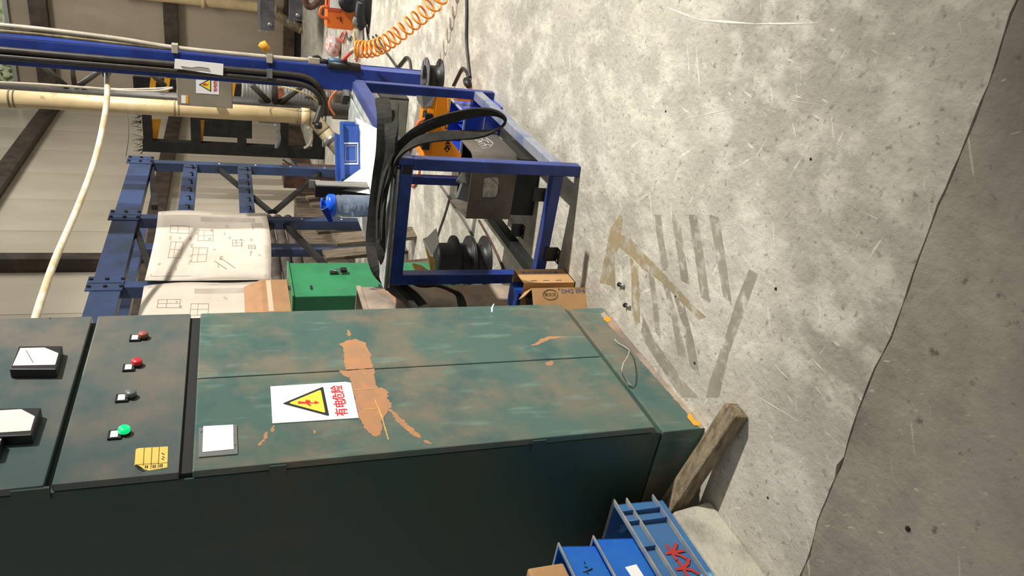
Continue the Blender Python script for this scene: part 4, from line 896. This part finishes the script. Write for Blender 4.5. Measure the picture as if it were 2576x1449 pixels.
# ball valve and air manifold
g = cpt(790, 152); B().obox(g, (.02, 0, 0), (0, .022, 0), (0, 0, .04)).part('valve_body', m_pvcgrey, pc, bevel=.004)
B().tube([cpt(785, 144), cpt(800, 142), cpt(808, 150), cpt(815, 153)], .010, 6, 3).part('valve_lever', m_blackpl, pc)
B().tube([cpt(800, 152), cpt(812, 154), cpt(825, 155)], .018, 8).part('air_fitting', m_black, pc)
B().tube([cpt(825, 152), cpt(862, 156)], .024, 10).part('air_fitting', m_bluefit, pc, label='blue fitting')
B().tube([cpt(862, 156), cpt(872, 158)], .030, 10).part('air_fitting', m_black, pc)
B().tube([cpt(826, 162), cpt(870, 166), cpt(905, 172)], .034, 10).part('air_manifold', m_blackpl, pc)
for k in range(5): a = cpt(823 + k * 21, 157 + k * 3); B().tube([a + V(0, -.03, 0), a + V(0, .05, 0)], .007, 6).part('manifold_clip', m_zinc, pc)
B().tube([cpt(859, 160), cpt(860, 170)], .016, 8).part('red_plug', m_redcab, pc)

# coiled orange air hose
co = thing('air_hose', 'orange coiled air hose stretching from the blue column over the floor', 'hose', (5.6, 1.0, .3))
B().tube([cpt(862, 152), P(872, 142, 0, PX - .05), P(886, 128, 0, PX - .08), P(898, 118, 0, PX - .1)], .013, 8, 4).part('hose_lead', m_redcab, co)
B().tube([P(882, 131, 0, PX - .075), P(897, 119, 0, PX - .1)], .017, 8).part('hose_sleeve', m_pvcgrey, co)
ax = catmull([P(900, 122, 0, PX - .1), P(925, 124, 0, PX - .15), P(950, 118, 0, PX - .2), P(975, 104, 0, PX - .25), P(1000, 86, 0, PX - .3), P(1030, 62, 0, PX - .35), P(1060, 38, 0, PX - .42), P(1090, 10, 0, PX - .5), P(1115, -20, 0, PX - .55), P(1140, -60, 0, PX - .6)], 40)
hp = []; nt_ = 18; m = len(ax)
for i, p in enumerate(ax):
    t = (ax[min(i + 1, m - 1)] - ax[max(i - 1, 0)]).normalized(); n1_ = V(1, 0, 0) - t * t.x; n1_.normalize(); n2 = t.cross(n1_)
    a = 2 * math.pi * nt_ * (i / m) ** .82; hp.append(p + (n1_ * math.cos(a) + n2 * math.sin(a)) * (.056))
B().tube(hp, .0075, 6).part('coil', m_hose, co)

# lattice post with round tube and lacing
lt = thing('lattice_post', 'grey round lattice post with diagonal lacing behind the blue column', 'column', (6.9, 1.85, 0))
LX = 6.9
l0, l1 = P(0, 222, 0, LX), P(795, 272, 0, LX); lu = (l1 - l0).normalized()
lb = V(LX, l1.y, 0)
B().tube([lb, V(LX, (l0.y + l1.y) / 2, 1.2), V(LX, l0.y + .01, 3.9)], .062, 14).part('tube', m_tubegrey, lt)
def lace(a, c, w=.022): B().tube([P(a[0], a[1], 0, LX - .1), P(c[0], c[1], 0, LX - .03)], w, 8).part('lacing', m_tubegrey, lt)
lace((95, 155), (165, 215)); lace((180, 160), (187, 214), .02); lace((255, 175), (200, 215)); lace((375, 182), (415, 215)); lace((632, 212), (675, 254), .026); lace((690, 205), (692, 258), .03); lace((760, 215), (705, 258), .03)
# second dark strut in front of it (cable tray)
B().tube([P(-60, 205, 0, LX - .12), P(100, 212, 0, LX - .12), P(300, 225, 0, LX - .12), P(435, 221, 0, LX - .12)], .010, 6, 4).part('thin_cable', m_pvcgrey, lt)
B().tube([P(240, 222, 0, LX - .14), P(330, 229, 0, LX - .14), P(400, 228, 0, LX - .14), P(435, 221, 0, LX - .14)], .008, 6, 4).part('thin_cable', m_pvcgrey, lt)
# beige drain pipe with elbow
bpz = thing('drain_pipe', 'beige plastic drain pipe with an elbow beside the lattice post', 'pipe', (6.75, 1.9, 0))
QX = 6.72
q0, q1 = P(0, 246, 0, QX), P(770, 293, 0, QX)
B().tube([q1, V(QX, (q0.y + q1.y) / 2, (q0.z + q1.z) / 2), q0 + (q0 - q1) * .35], .066, 18).part('pipe', m_pvc, bpz)
B().tube([P(757, 292, 0, QX), P(778, 294, 0, QX)], .074, 18).part('collar', m_pvc, bpz)
e = P(797, 309, 0, QX - .02); e2 = P(816, 331, 0, QX - .05); e3 = P(850, 372, 0, QX - .11)
B().tube([P(774, 294, 0, QX), P(786, 299, 0, QX - .005), e, e2], .067, 16, 4).part('elbow', m_pvcdirty, bpz)
B().tube([e2, e3, e3 + (e3 - e2) * 1.2], .066, 16).part('lower_pipe', m_pvcdirty, bpz)
B().tube([e2.lerp(e3, .35), e2.lerp(e3, .6)], .073, 16).part('clamp', m_zinc, bpz)
for px in (25, 440, 748): g = P(px, 246 + px * 47 / 770, 0, QX); B().tube([g - V(0, 0, .006), g + V(0, 0, .006)], .070, 18).part('strap', m_pvcdirty, bpz); B().tube([g - V(0, 0, .036), g - V(0, 0, .026)], .070, 18).part('strap', m_pvcdirty, bpz)
# cream hose sagging from the column to the cabinet
wh = thing('cream_hose', 'cream plastic hose sagging from the column to behind the cabinet', 'hose', (4.5, 1.6, 2.2))
B().tube([P(268, 183, 0, 5.85), P(270, 200, 0, 5.75), P(268, 260, 0, 5.55), P(252, 350, 0, 5.25), P(230, 430, 0, 4.95), P(192, 530, 0, 4.55), P(140, 650, 0, 4.05), P(108, 740, 0, 3.7), P(88, 805, 0, 3.45), P(70, 870, 0, 3.2)], .019, 10, 6).part('hose', m_whose, wh)
B().tube([P(262, 176, 0, 5.86), P(270, 190, 0, 5.84)], .028, 8).part('hose_tail', m_black, wh)
# thin cable hanging from ceiling by the rack
B().tube([P(318, 270, 1, 3.2), P(323, 320, 1, 3.15), P(320, 370, 1, 3.0), P(316, 395, 1, 2.76), P(330, 400, 1, 2.725)], .008, 6, 4).solo('hanging_cable', m_cableg, 'thin grey cable hanging down to the corner of the blue rack', 'cable')
# grey enclosure with danger sign
ex = 6.02
eb_ = thing('wall_enclosure', 'grey electrical enclosure with a danger sign mounted beside the blue column', 'enclosure', (ex, 1.5, 1.5))
p0, p1, p2, p3 = [P(a, b_, 0, ex) for a, b_ in ((445, 185), (444, 266), (585, 272), (585, 200))]
ez0, ez1, ey0, ey1 = (p2.z + p3.z) / 2, (p0.z + p1.z) / 2, (p0.y + p3.y) / 2 - .02, (p1.y + p2.y) / 2
B().box(ex, ex + .16, ey0, ey1, ez0, ez1).part('case', m_ebox, eb_, bevel=.004)
B().box(ex - .012, ex, ey0 + .004, ey1 - .004, ez0 + .004, ez1 - .004).part('door', m_ebox, eb_, bevel=.003)
ep = lambda a, b_, d=.013: P(a, b_, 0, ex - d)
se = B().prism([ep(*q) for q in ((493, 190), (551, 194), (551, 238), (493, 234))], (-.001, 0, 0)).part('warning_sign', m_white, eb_, label='white danger sign with yellow triangle')
tripart([ep(*q, d=.0146) for q in ((500, 213), (531, 197), (531, 231))], se, off=V(-1, 0, 0))
gb2 = [ep(*q, d=.0156) for q in ((510, 211), (518, 209), (518, 213), (526, 211), (518, 217), (518, 214), (510, 215))]
b = B(); b.add(gb2, [list(range(7))]); b.part('lightning_bolt', m_signr, se)
for i, ch in enumerate("有电危险"): text(ch, .031, ep(546, 231.5 - i * 9.2, .0146), (0, -1, 0), (0, 0, 1), m_signr, 'sign_character', se, thick=.01)
B().prism([ep(*q) for q in ((456, 239), (474, 241), (474, 261), (456, 259))], (-.001, 0, 0)).part('rating_label', m_white, eb_)
B().prism([ep(*q, d=.0142) for q in ((467, 240.5), (474, 241), (474, 261), (467, 260))], (-.0005, 0, 0)).part('rating_label', m_stripey, eb_)
B().box(ex + .16, LX - .05, ey1 - .10, ey1 - .06, ez1 - .2, ez1 - .14).part('mounting_arm', m_tubegrey, eb_)

# ================================================================== BACKGROUND CLUTTER
# black ladder frame near the left wall
FX = 11.9
bf = thing('ladder_frame', 'tall black steel ladder frame with orange guards behind the drain pipe', 'frame', (FX, 3.7, 0))
fy0, fy1 = P(580, 250, 0, FX).y, P(600, 392, 0, FX).y; fz1 = P(357, 340, 0, FX).z
w_ = P(600, 392, 0, FX).y - P(600, 366, 0, FX).y
B().box(FX, FX + .14, fy1 - w_, fy1, 0, fz1).part('upright', m_frame_black, bf); B().box(FX, FX + .14, fy0, fy0 + w_, 0, fz1).part('upright', m_frame_black, bf)
for a, c in ((360, 383), (480, 505), (597, 620), (706, 726), (788, 811)):
    B().box(FX, FX + .12, fy0 + w_, fy1 - w_, max(0, P(c, 340, 0, FX).z), P(a, 340, 0, FX).z).part('rung', m_frame_black, bf)
B().prism([P(a, b_, 0, FX + .16) for a, b_ in ((382, 300), (406, 299), (393, 366), (386, 366))], (.02, 0, 0)).part('orange_guard', m_stripey, bf)
B().prism([P(a, b_, 0, FX + .16) for a, b_ in ((501, 303), (514, 303), (510, 368), (507, 368))], (.02, 0, 0)).part('orange_guard', m_stripey, bf)
B().box(FX + .5, FX + .52, fy0 + .2, fy1 - .4, .3, 1.0).part('inner_panel', m_greydk, bf); B().box(FX + .6, FX + .62, fy0 + .1, fy1 - .1, 1.1, 1.9).part('inner_panel', m_black, bf)
B().box(FX + .12, FX + .9, fy0, fy0 + .1, 0, .12).part('base_rail', m_frame_black, bf); B().box(FX + .12, FX + .9, fy1 - .1, fy1, 0, .12).part('base_rail', m_frame_black, bf)
b = B(); rr = random.Random(9)
for k in range(40):
    y = fy1 - rr.random() * .75; a = V(FX + .05, y, fz1); b.tube([a, a + V(rr.uniform(-.05, .05), rr.uniform(-.05, .08), rr.uniform(.03, .14))], .004, 3)
o = b.part('bristles', m_frame_black, bf); o['kind'] = 'stuff'
B().tube([P(a, b_, 0, FX - .1) for a, b_ in ((692, 312), (700, 330), (702, 352), (694, 372))], .03, 8, 4).part('silver_strap', m_zinc, bf)
B().tube([P(a, b_, 0, FX - .1) for a, b_ in ((775, 320), (785, 340), (780, 362), (765, 373))], .022, 8, 4).part('bent_tube', m_pvcgrey, bf)

# hazard striped post and corrugated duct behind the enclosure
HX = 8.3
hp_ = thing('hazard_post', 'yellow and black striped post behind the grey enclosure', 'post', (HX, 2.0, 0))
c1, c2 = P(390, 205, 0, HX), P(605, 232, 0, HX)
B().box(HX, HX + .05, c2.y - .08, c2.y + .08, 0, c1.z + .2).part('post', m_frame_black, hp_)
for k in range(16):
    z = .5 + k * .125
    if z < c1.z + .1: B().prism([(HX - .004, c2.y - .09, z), (HX - .004, c2.y + .09, z + .03), (HX - .004, c2.y + .09, z + .085), (HX - .004, c2.y - .09, z + .055)], (.003, 0, 0)).part('stripe', m_stripey, hp_)
q = P(632, 270, 0, HX - .1)
B().hexa([(q.x, c2.y - .02, c2.z - .2), (q.x + .02, c2.y - .02, c2.z - .2), (q.x + .02, c2.y + .10, c2.z - .22), (q.x, c2.y + .10, c2.z - .22), (q.x, c2.y - .03, c2.z - .07), (q.x + .02, c2.y - .03, c2.z - .07), (q.x + .02, c2.y + .09, c2.z - .07), (q.x, c2.y + .09, c2.z - .07)]).part('white_rag', m_white, hp_)
fd = thing('flexible_duct', 'grey corrugated flexible duct standing behind the lattice post', 'duct', (8.0, 2.0, 0))
da, db = P(615, 232, 0, 8.0), P(745, 240, 0, 8.0); prof = []; z = 0
while z < da.z:
    prof += [(.15, z), (.165, z + .014), (.15, z + .028)]; z += .034
B().lathe([(.0001, 0)] + prof + [(.0001, z)], (8.0, da.y, 0), 22).part('duct', m_greydk, fd)
B().prism([P(a, b_, 0, 7.8) for a, b_ in ((695, 222), (712, 222), (718, 258), (700, 258))], (.01, 0, 0)).part('copper_band', mk('copper_band', (150, 84, 56), (110, 64, 48), scale=20, rough=.5), fd)
B().prism([P(a, b_, 0, 7.76) for a, b_ in ((748, 214), (764, 216), (945, 262), (945, 228))] , (.02, 0, 0)).solo('cardboard_sheet', m_card, 'flat brown cardboard sheet leaning behind the lattice post', 'cardboard')
B().tube([P(580, 203, 0, 6.1), P(640, 206, 0, 6.6), P(690, 213, 0, 6.6), P(740, 226, 0, 6.6), P(780, 240, 0, 6.7), P(805, 262, 0, 6.84)], .007, 6, 4).solo('yellow_wire', m_wire, 'thin yellow wire strung from the enclosure past the lattice post', 'wire')
B().tube([P(851, 224, 0, 6.7), P(836, 240, 0, 6.7), P(828, 258, 0, 6.7), P(832, 275, 0, 6.7), P(842, 290, 0, 6.7)], .010, 6, 4).solo('orange_cable', m_hose2, 'orange cable arc beside the base of the blue column', 'cable')
cbk = P(874, 230, 0, 7.6)
B().box(7.45, 7.72, P(860, 226, 0, 7.6).y, P(860, 292, 0, 7.6).y, 0, P(832, 250, 0, 7.6).z).solo('concrete_block', mk('dirty_block', (92, 82, 66), (66, 58, 46), scale=5, rough=.9, bump=.5), 'dirty brown concrete block at the foot of the lattice post', 'block', bevel=.02)
B().tube([P(868, 218, 0, 4.2), P(876, 212, 0, 4.3)], .001, 4).part('stub', m_blackpl, pc) if False else None
st_ = thing('tube_offcut', 'short grey square tube offcut lying on the far corner of the table top', 'tube', (4.12, 1.02, ZT))
sa_, sb_ = P(866, 216, 2, ZT + .022), P(880, 232, 2, ZT + .022)
B().beam(V(4.11, 1.005, ZT + .02), V(4.19, 1.07, ZT + .02), .045, .038).part('tube', m_black, st_, bevel=.003); B().beam(V(4.1085, 1.0035, ZT + .02), V(4.1105, 1.0053, ZT + .02), .036, .028).part('tube_mouth', m_zinc, st_)

# stacked rolls against the left wall, planks and a folding stand behind the table
for k, (px, py) in enumerate(((684, 632), (712, 632), (740, 632))):
    Y = 4.45; c = P(px, py, 1, Y); r0_ = .066
    b = B(); ln = [V(c.x - 2.6, Y + .05 * (k % 2), c.z), V(c.x - .5, Y, c.z - .02), V(c.x + 1.2, Y + .04, c.z)]
    b.tube(ln, r0_, 14, 3).solo('tarp_roll', m_tarp, ('topmost brown tarpaulin roll of the pile by the left wall', 'middle brown tarpaulin roll of the pile by the left wall', 'lowest brown tarpaulin roll of the pile by the left wall')[k], 'roll', group='tarpaulin rolls by the wall')
zb = P(740, 632, 1, 4.45).z - .09
B().box(6.6, 10.6, 4.15, 4.60, 0, max(.1, zb)).solo('pallet_crate', m_plank, 'low dark crate under the tarpaulin rolls', 'crate', bevel=.01)
pls = [((845, 580), (960, 655), 2.5, .20), ((800, 560), (960, 600), 2.9, .12), ((775, 482), (860, 500), 3.1, .10), ((785, 498), (900, 520), 3.05, .08), ((880, 655), (960, 662), 2.45, .08), ((820, 620), (950, 632), 2.75, .16)]
labs = ['wide pale plank upright behind the bottle end of the table', 'dark narrow plank upright behind the blue rack post', 'weathered plank behind the file holder', 'thin grey plank beside the weathered one behind the file holder', 'short plank beside the green locker', 'rough dark plank between the tarpaulin rolls and the straps']
for (a, c, Y, w), lb_ in zip(pls, labs):
    t0 = P(a[0], a[1], 1, Y); 
    B().hexa([(t0.x - w / 2, Y, 0), (t0.x + w / 2, Y, 0), (t0.x + w / 2, Y + .03, 0), (t0.x - w / 2, Y + .03, 0), (t0.x - w / 2, Y + .07, t0.z), (t0.x + w / 2, Y + .07, t0.z + .02), (t0.x + w / 2, Y + .10, t0.z + .02), (t0.x - w / 2, Y + .10, t0.z)]).solo('plank', m_plank, lb_, 'plank', group='old planks behind the table')
fs_ = thing('folding_stand', 'thin black folding stand with crossed bars in front of the left wall', 'stand', (7.6, 3.0, 0))
Y = 2.95
for a, c, w in (((735, 405), (800, 480), .022), ((712, 402), (745, 425), .016), ((730, 402), (760, 440), .014)):
    B().beam(P(a[0], a[1], 1, Y), P(c[0], c[1], 1, Y), w, w).part('bar', m_frame_black if w > .015 else m_zinc, fs_)
q = P(800, 480, 1, Y); B().beam(q, V(q.x - .1, Y, 0), .022, .022).part('leg', m_frame_black, fs_); q2 = P(760, 440, 1, Y); B().beam(q2, V(q2.x + .15, Y + .1, 0), .022, .022).part('leg', m_frame_black, fs_)
bxw = [P(a, b_, 1, 3.6) for a, b_ in ((718, 415), (742, 430))]
B().box(bxw[0].x - .25, bxw[0].x + .1, 3.6, 3.85, 0, P(712, 420, 1, 3.6).z).solo('wooden_crate', m_rustiron, 'rusty brown crate behind the folding stand', 'crate', bevel=.01)

# far end of the hall
EX = 16.5
dp = thing('wall_pipe', 'pale downpipe with an elbow on the far end wall', 'pipe', (EX, 2.5, 0))
a0, a1, a2, a3 = P(430, -6, 0, EX), P(650, 18, 0, EX), P(704, 42, 0, EX), P(742, 68, 0, EX)
B().tube([a0 + (a0 - a1) * .6, a0, a1, P(690, 26, 0, EX)], .10, 14).part('pipe', m_pvc, dp)
B().tube([P(688, 26, 0, EX), a2, P(735, 62, 0, EX), P(752, 70, 0, EX)], .10, 14, 4).part('elbow', m_pvcdirty, dp)
B().tube([P(752, 70, 0, EX), V(EX, P(752, 70, 0, EX).y + .03, 0)], .10, 14).part('stub', m_pvcdirty, dp)
for px in (512, 690): g = P(px, 5 + (px - 500) * .105, 0, EX); B().tube([g + V(0, 0, .04), g - V(0, 0, .04)], .115, 14).part('collar', m_pvc, dp)
m_basegrey = mk('base_grey', (66, 66, 70), (88, 88, 92), scale=5, rough=.6)
mb = thing('machine_base', 'dark steel machine base with two bolted channels near the end wall', 'machine', (12.5, 1.2, 0))
DX = 12.5
for (xa_, xb2, yb2) in ((653, 691, 76), (727, 761, 53)):
    za, zb2 = P(xb2, 30, 0, DX).z, P(xa_, 30, 0, DX).z; yl = P((xa_ + xb2) / 2, yb2, 0, DX).y
    B().box(DX, DX + .9, -.6, yl, max(0, za), zb2).part('channel', m_basegrey, mb, bevel=.008)
    B().lathe([(.0001, 0), (.035, 0), (.03, .02), (.0001, .022)], (DX, yl - .09, max(0, za) + .07), 10, (-1, 0, 0)).part('bolt', m_zinc, mb)
    for k in range(2): B().disc((DX + .1, yl, max(0, za) + .12 + k * .09), .02, (0, 1, 0), .05, 8).part('bolt', m_zinc, mb)
B().box(DX + .2, DX + .8, -.5, P(690, 20, 0, DX).y - .3, 0, 1.0).part('core', m_frame_black, mb)
B().tube([P(a, b_, 0, DX - .4) for a, b_ in ((762, -12), (772, 12), (782, 17), (795, 10), (806, -6))], .05, 8, 4).solo('rusty_hose', m_rustiron, 'bundle of rusty brown hose at the top edge beside the machine base', 'hose')
# orange wire feeder with spool
wf = thing('wire_feeder', 'orange wire feeder with a black spool of copper wire on cartons', 'machine', (9.0, 1.35, 0))
WF = 9.0
fp = [P(a, b_, 0, WF) for a, b_ in ((823, 18), (822, 70), (888, 77), (892, 15))]
yb0, yb1, zb0, zb1 = (fp[0].y + fp[3].y) / 2, (fp[1].y + fp[2].y) / 2, fp[2].z, fp[1].z
B().box(WF, WF + .28, yb0 - .12, yb1, zb0, zb1).part('body', m_orange2, wf, bevel=.006)
B().box(WF - .02, WF + .1, yb0 - .12, yb0 + .05, zb1 - .14, zb1 + .0).part('red_bracket', m_redcab, wf, bevel=.004)
B().box(WF - .03, WF - .002, yb0 - .10, yb0 + .02, zb1 - .20, zb1 - .02).part('white_plate', m_white, wf)
B().box(WF - .024, WF - .001, yb0 + .11, yb0 + .16, zb0 + .14, zb0 + .15).part('print', m_inkd, wf); text('E', .05, (WF, yb0 + .14, zb0 + .16), (0, -1, 0), (0, 0, 1), m_inkd, 'print', wf, lift=.001)
sc_ = P(876, 8, 0, WF - .06)
s2 = B().lathe([(.0001, 0), (.115, 0), (.115, .012), (.095, .012), (.095, .07), (.115, .07), (.115, .082), (.0001, .082)], (WF - .10, sc_.y - .02, sc_.z), 26, (1, 0, -.25)).part('spool', m_blackpl, wf)
B().lathe([(.097, .014), (.097, .068)], (WF - .10, sc_.y - .02, sc_.z), 26, (1, 0, -.25)).part('copper_winding', m_copper, s2)
B().lathe([(.05, -.002), (.045, -.004), (.045, .01), (.0001, .01)], (WF - .10, sc_.y - .02, sc_.z), 20, (1, 0, -.25)).part('hub', m_rub, s2)
hg = P(822, 25, 0, WF); B().tube([(WF - .02, yb0 + .02, zb1), (WF - .03, yb0 + .03, zb1 + .07), (WF - .03, yb0 + .12, zb1 + .08), (WF - .02, yb0 + .14, zb1)], .018, 8, 4).part('handle', m_hose2, wf)
B().box(WF + .01, WF + .27, yb0 - .1, yb1 - .02, 0, zb0 - .001).solo('carton_stack', m_kraft, 'flat kraft carton under the orange wire feeder', 'carton', bevel=.004)
B().prism([P(a, b_, 0, WF - .1) for a, b_ in ((834, 76), (842, 76), (844, 108), (836, 122))], (.004, 0, 0)).part('paper_strip', m_white, wf)
# black torch pack
tpk = thing('torch_pack', 'pile of black rubber torch grips and cables beside the orange feeder', 'torch', (8.4, 1.2, 0))
GX = 8.5
def tp2(a, b_): return P(a, b_, 0, GX)
B().tube([tp2(925, -8), tp2(930, 30), tp2(938, 60), tp2(940, 85)], [.075 * (1 if i < 8 else .8) for i in range(13)], 8, 4).part('grip', m_blackpl, tpk)
B().tube([tp2(912, 5), tp2(908, 35), tp2(912, 60), tp2(916, 66)], .068, 8, 4).part('grip', m_blackpl, tpk)
B().tube([tp2(945, 5), tp2(952, 28), tp2(946, 48)], .062, 8, 4).part('grip', m_blackpl, tpk)
B().tube([tp2(898, 45), tp2(894, 55), tp2(899, 62)], .035, 8, 3).part('nozzle', m_greydk, tpk)
for pts in (((912, 68), (914, 100), (912, 120)), ((922, 66), (926, 95), (935, 115)), ((938, 92), (945, 112), (960, 130)), ((946, 88), (962, 118), (985, 150), (998, 168))):
    B().tube([P(a, b_, 2, .015) for a, b_ in pts], .011, 6, 4).part('lead', m_cable, tpk)
B().box(8.9, 9.4, P(940, 3, 2, 0).y - .6, P(940, 3, 2, 0).y - .02, 0, .12).solo('green_mat', mk('green_grey_pad', (112, 132, 124), rough=.7), 'grey green pad at the top edge behind the black torch grips', 'pad', bevel=.01)
for i, (pts, mm, lb_) in enumerate(((((862, 82), (856, 95), (862, 106), (868, 92), (872, 80)), m_redcab, 'looped red cable below the orange wire feeder'), (((890, 78), (892, 100), (896, 125), (894, 150)), m_wire, 'pale twisted wire hanging below the orange feeder'), (((896, 100), (900, 128), (897, 155)), m_redcab, 'straight red cable hanging near the manifold'), (((868, 88), (878, 100), (884, 92)), m_cableg, 'short grey lead curling below the orange wire feeder'))):
    B().tube([P(a, b_, 2, .02) for a, b_ in pts], .012, 6, 4).solo('loose_cable', mm, lb_, 'cable')
# bag of scrap
B().lathe([(.0001, 0), (.12, .01), (.16, .08), (.13, .16), (.05, .2), (.0001, .2)], P(856, 118, 2, .0), 9).solo('plastic_bag', mk('pink_white_bag', (226, 206, 204), (200, 120, 110), scale=14, rough=.3), 'crumpled white and pink plastic bag beside the blue column', 'bag')
# empty spool by the column
sp = P(1106, 196, 2, 0)
es = thing('cable_reel', 'black plastic reel lying on the floor at the foot of the blue column', 'spool', sp)
B().lathe([(.0001, 0), (.135, 0), (.135, .008), (.085, .012), (.085, .10), (.135, .104), (.135, .112), (.05, .112), (.045, .08), (.0001, .08)], sp, 30).part('drum', m_blackpl, es)
B().lathe([(.135, .1125), (.08, .1135)], sp, 30).part('label_ring', mk('reel_sticker', (120, 120, 118), (60, 60, 60), scale=40, rough=.5), es)
# cables on the floor
def fc(name, pts, r, mat, lab):
    return B().tube([P(a, b_, 2, r + .001) for a, b_ in pts], r, 8, 6).solo(name, mat, lab, 'cable')
fc('floor_cable', ((1173, -20), (1174, 40), (1173, 100), (1178, 160), (1182, 195)), .010, m_cable, 'black cable running across the floor from the top edge to the table foot')
fc('floor_cable', ((1140, 215), (1152, 190), (1162, 172), (1170, 176), (1176, 190), (1178, 205)), .009, m_cable, 'short looped black cable end near the far table leg')
fc('floor_cable', ((1000, 170), (1012, 155), (1022, 144), (1030, 152), (1033, 172), (1036, 190)), .012, m_cable, 'arched black cable behind the floor reel')
fc('floor_cable', ((1100, 455), (1128, 495), (1150, 530), (1175, 570), (1195, 610), (1212, 650), (1222, 700), (1238, 730), (1246, 770)), .008, m_cableg, 'long grey cable on the floor beneath the table past the spools')
fc('floor_cable', ((1130, 500), (1120, 535), (1108, 570), (1098, 600)), .007, m_cableg, 'thin straight cable on the floor leading to the foam')
fc('floor_cable', ((1205, 555), (1225, 590), (1250, 640), (1275, 700)), .007, m_rustiron, 'brown cable on the floor under the left rail of the table')
fc('orange_lead', ((1018, 500), (1016, 470), (1022, 420), (1032, 375), (1045, 358), (1055, 380), (1055, 430), (1046, 462), (1036, 466), (1028, 445), (1025, 400), (1030, 365), (1042, 345), (1052, 330)), .009, m_hose2, 'looped orange cable on the floor behind the welding machine')
cn = P(1182, 202, 2, 0)
B().lathe([(.0001, 0), (.022, 0), (.026, .03), (.018, .07), (.0001, .075)], cn + V(0, 0, .024), 10, (-.8, .3, .0)).solo('cable_plug', m_blackpl, 'black cable plug on the floor beside the far table leg', 'plug')
# small things on the floor
def bolt(px, py, lab, ang):
    c = P(px, py, 2, .007); t = thing('floor_bolt', lab, 'bolt', (c.x, c.y, 0), group='loose bolts in front of the cabinet'); d = V(math.cos(ang), math.sin(ang), 0)
    B().tube([c, c + d * .032], .0055, 8).part('shank', m_zinc, t); B().tube([c - d * .007, c], .010, 6).part('head', m_rub, t)
bolt(1559, 716, 'loose black bolt on the floor farther from the cabinet', math.radians(200)); bolt(1574, 768, 'loose black bolt on the floor nearer the cabinet base', math.radians(200))
db_ = ((1748, 913, .005), (2040, 400, .004), (1675, 280, .004), (1952, 726, .005), (1700, 745, .004), (2285, 1330, .007), (1932, 1252, .004))
for i, (px, py, r) in enumerate(db_):
    c = P(px, py, 2, 0)
    B().lathe([(.0001, 0), (r, .0005), (r * .9, r * .5), (r * .3, r * .7), (.0001, r * .7)], c, 6).solo('metal_chip', m_rub, 'tiny dark metal chip lying on the bare concrete floor', 'chip', group='metal chips on the floor')
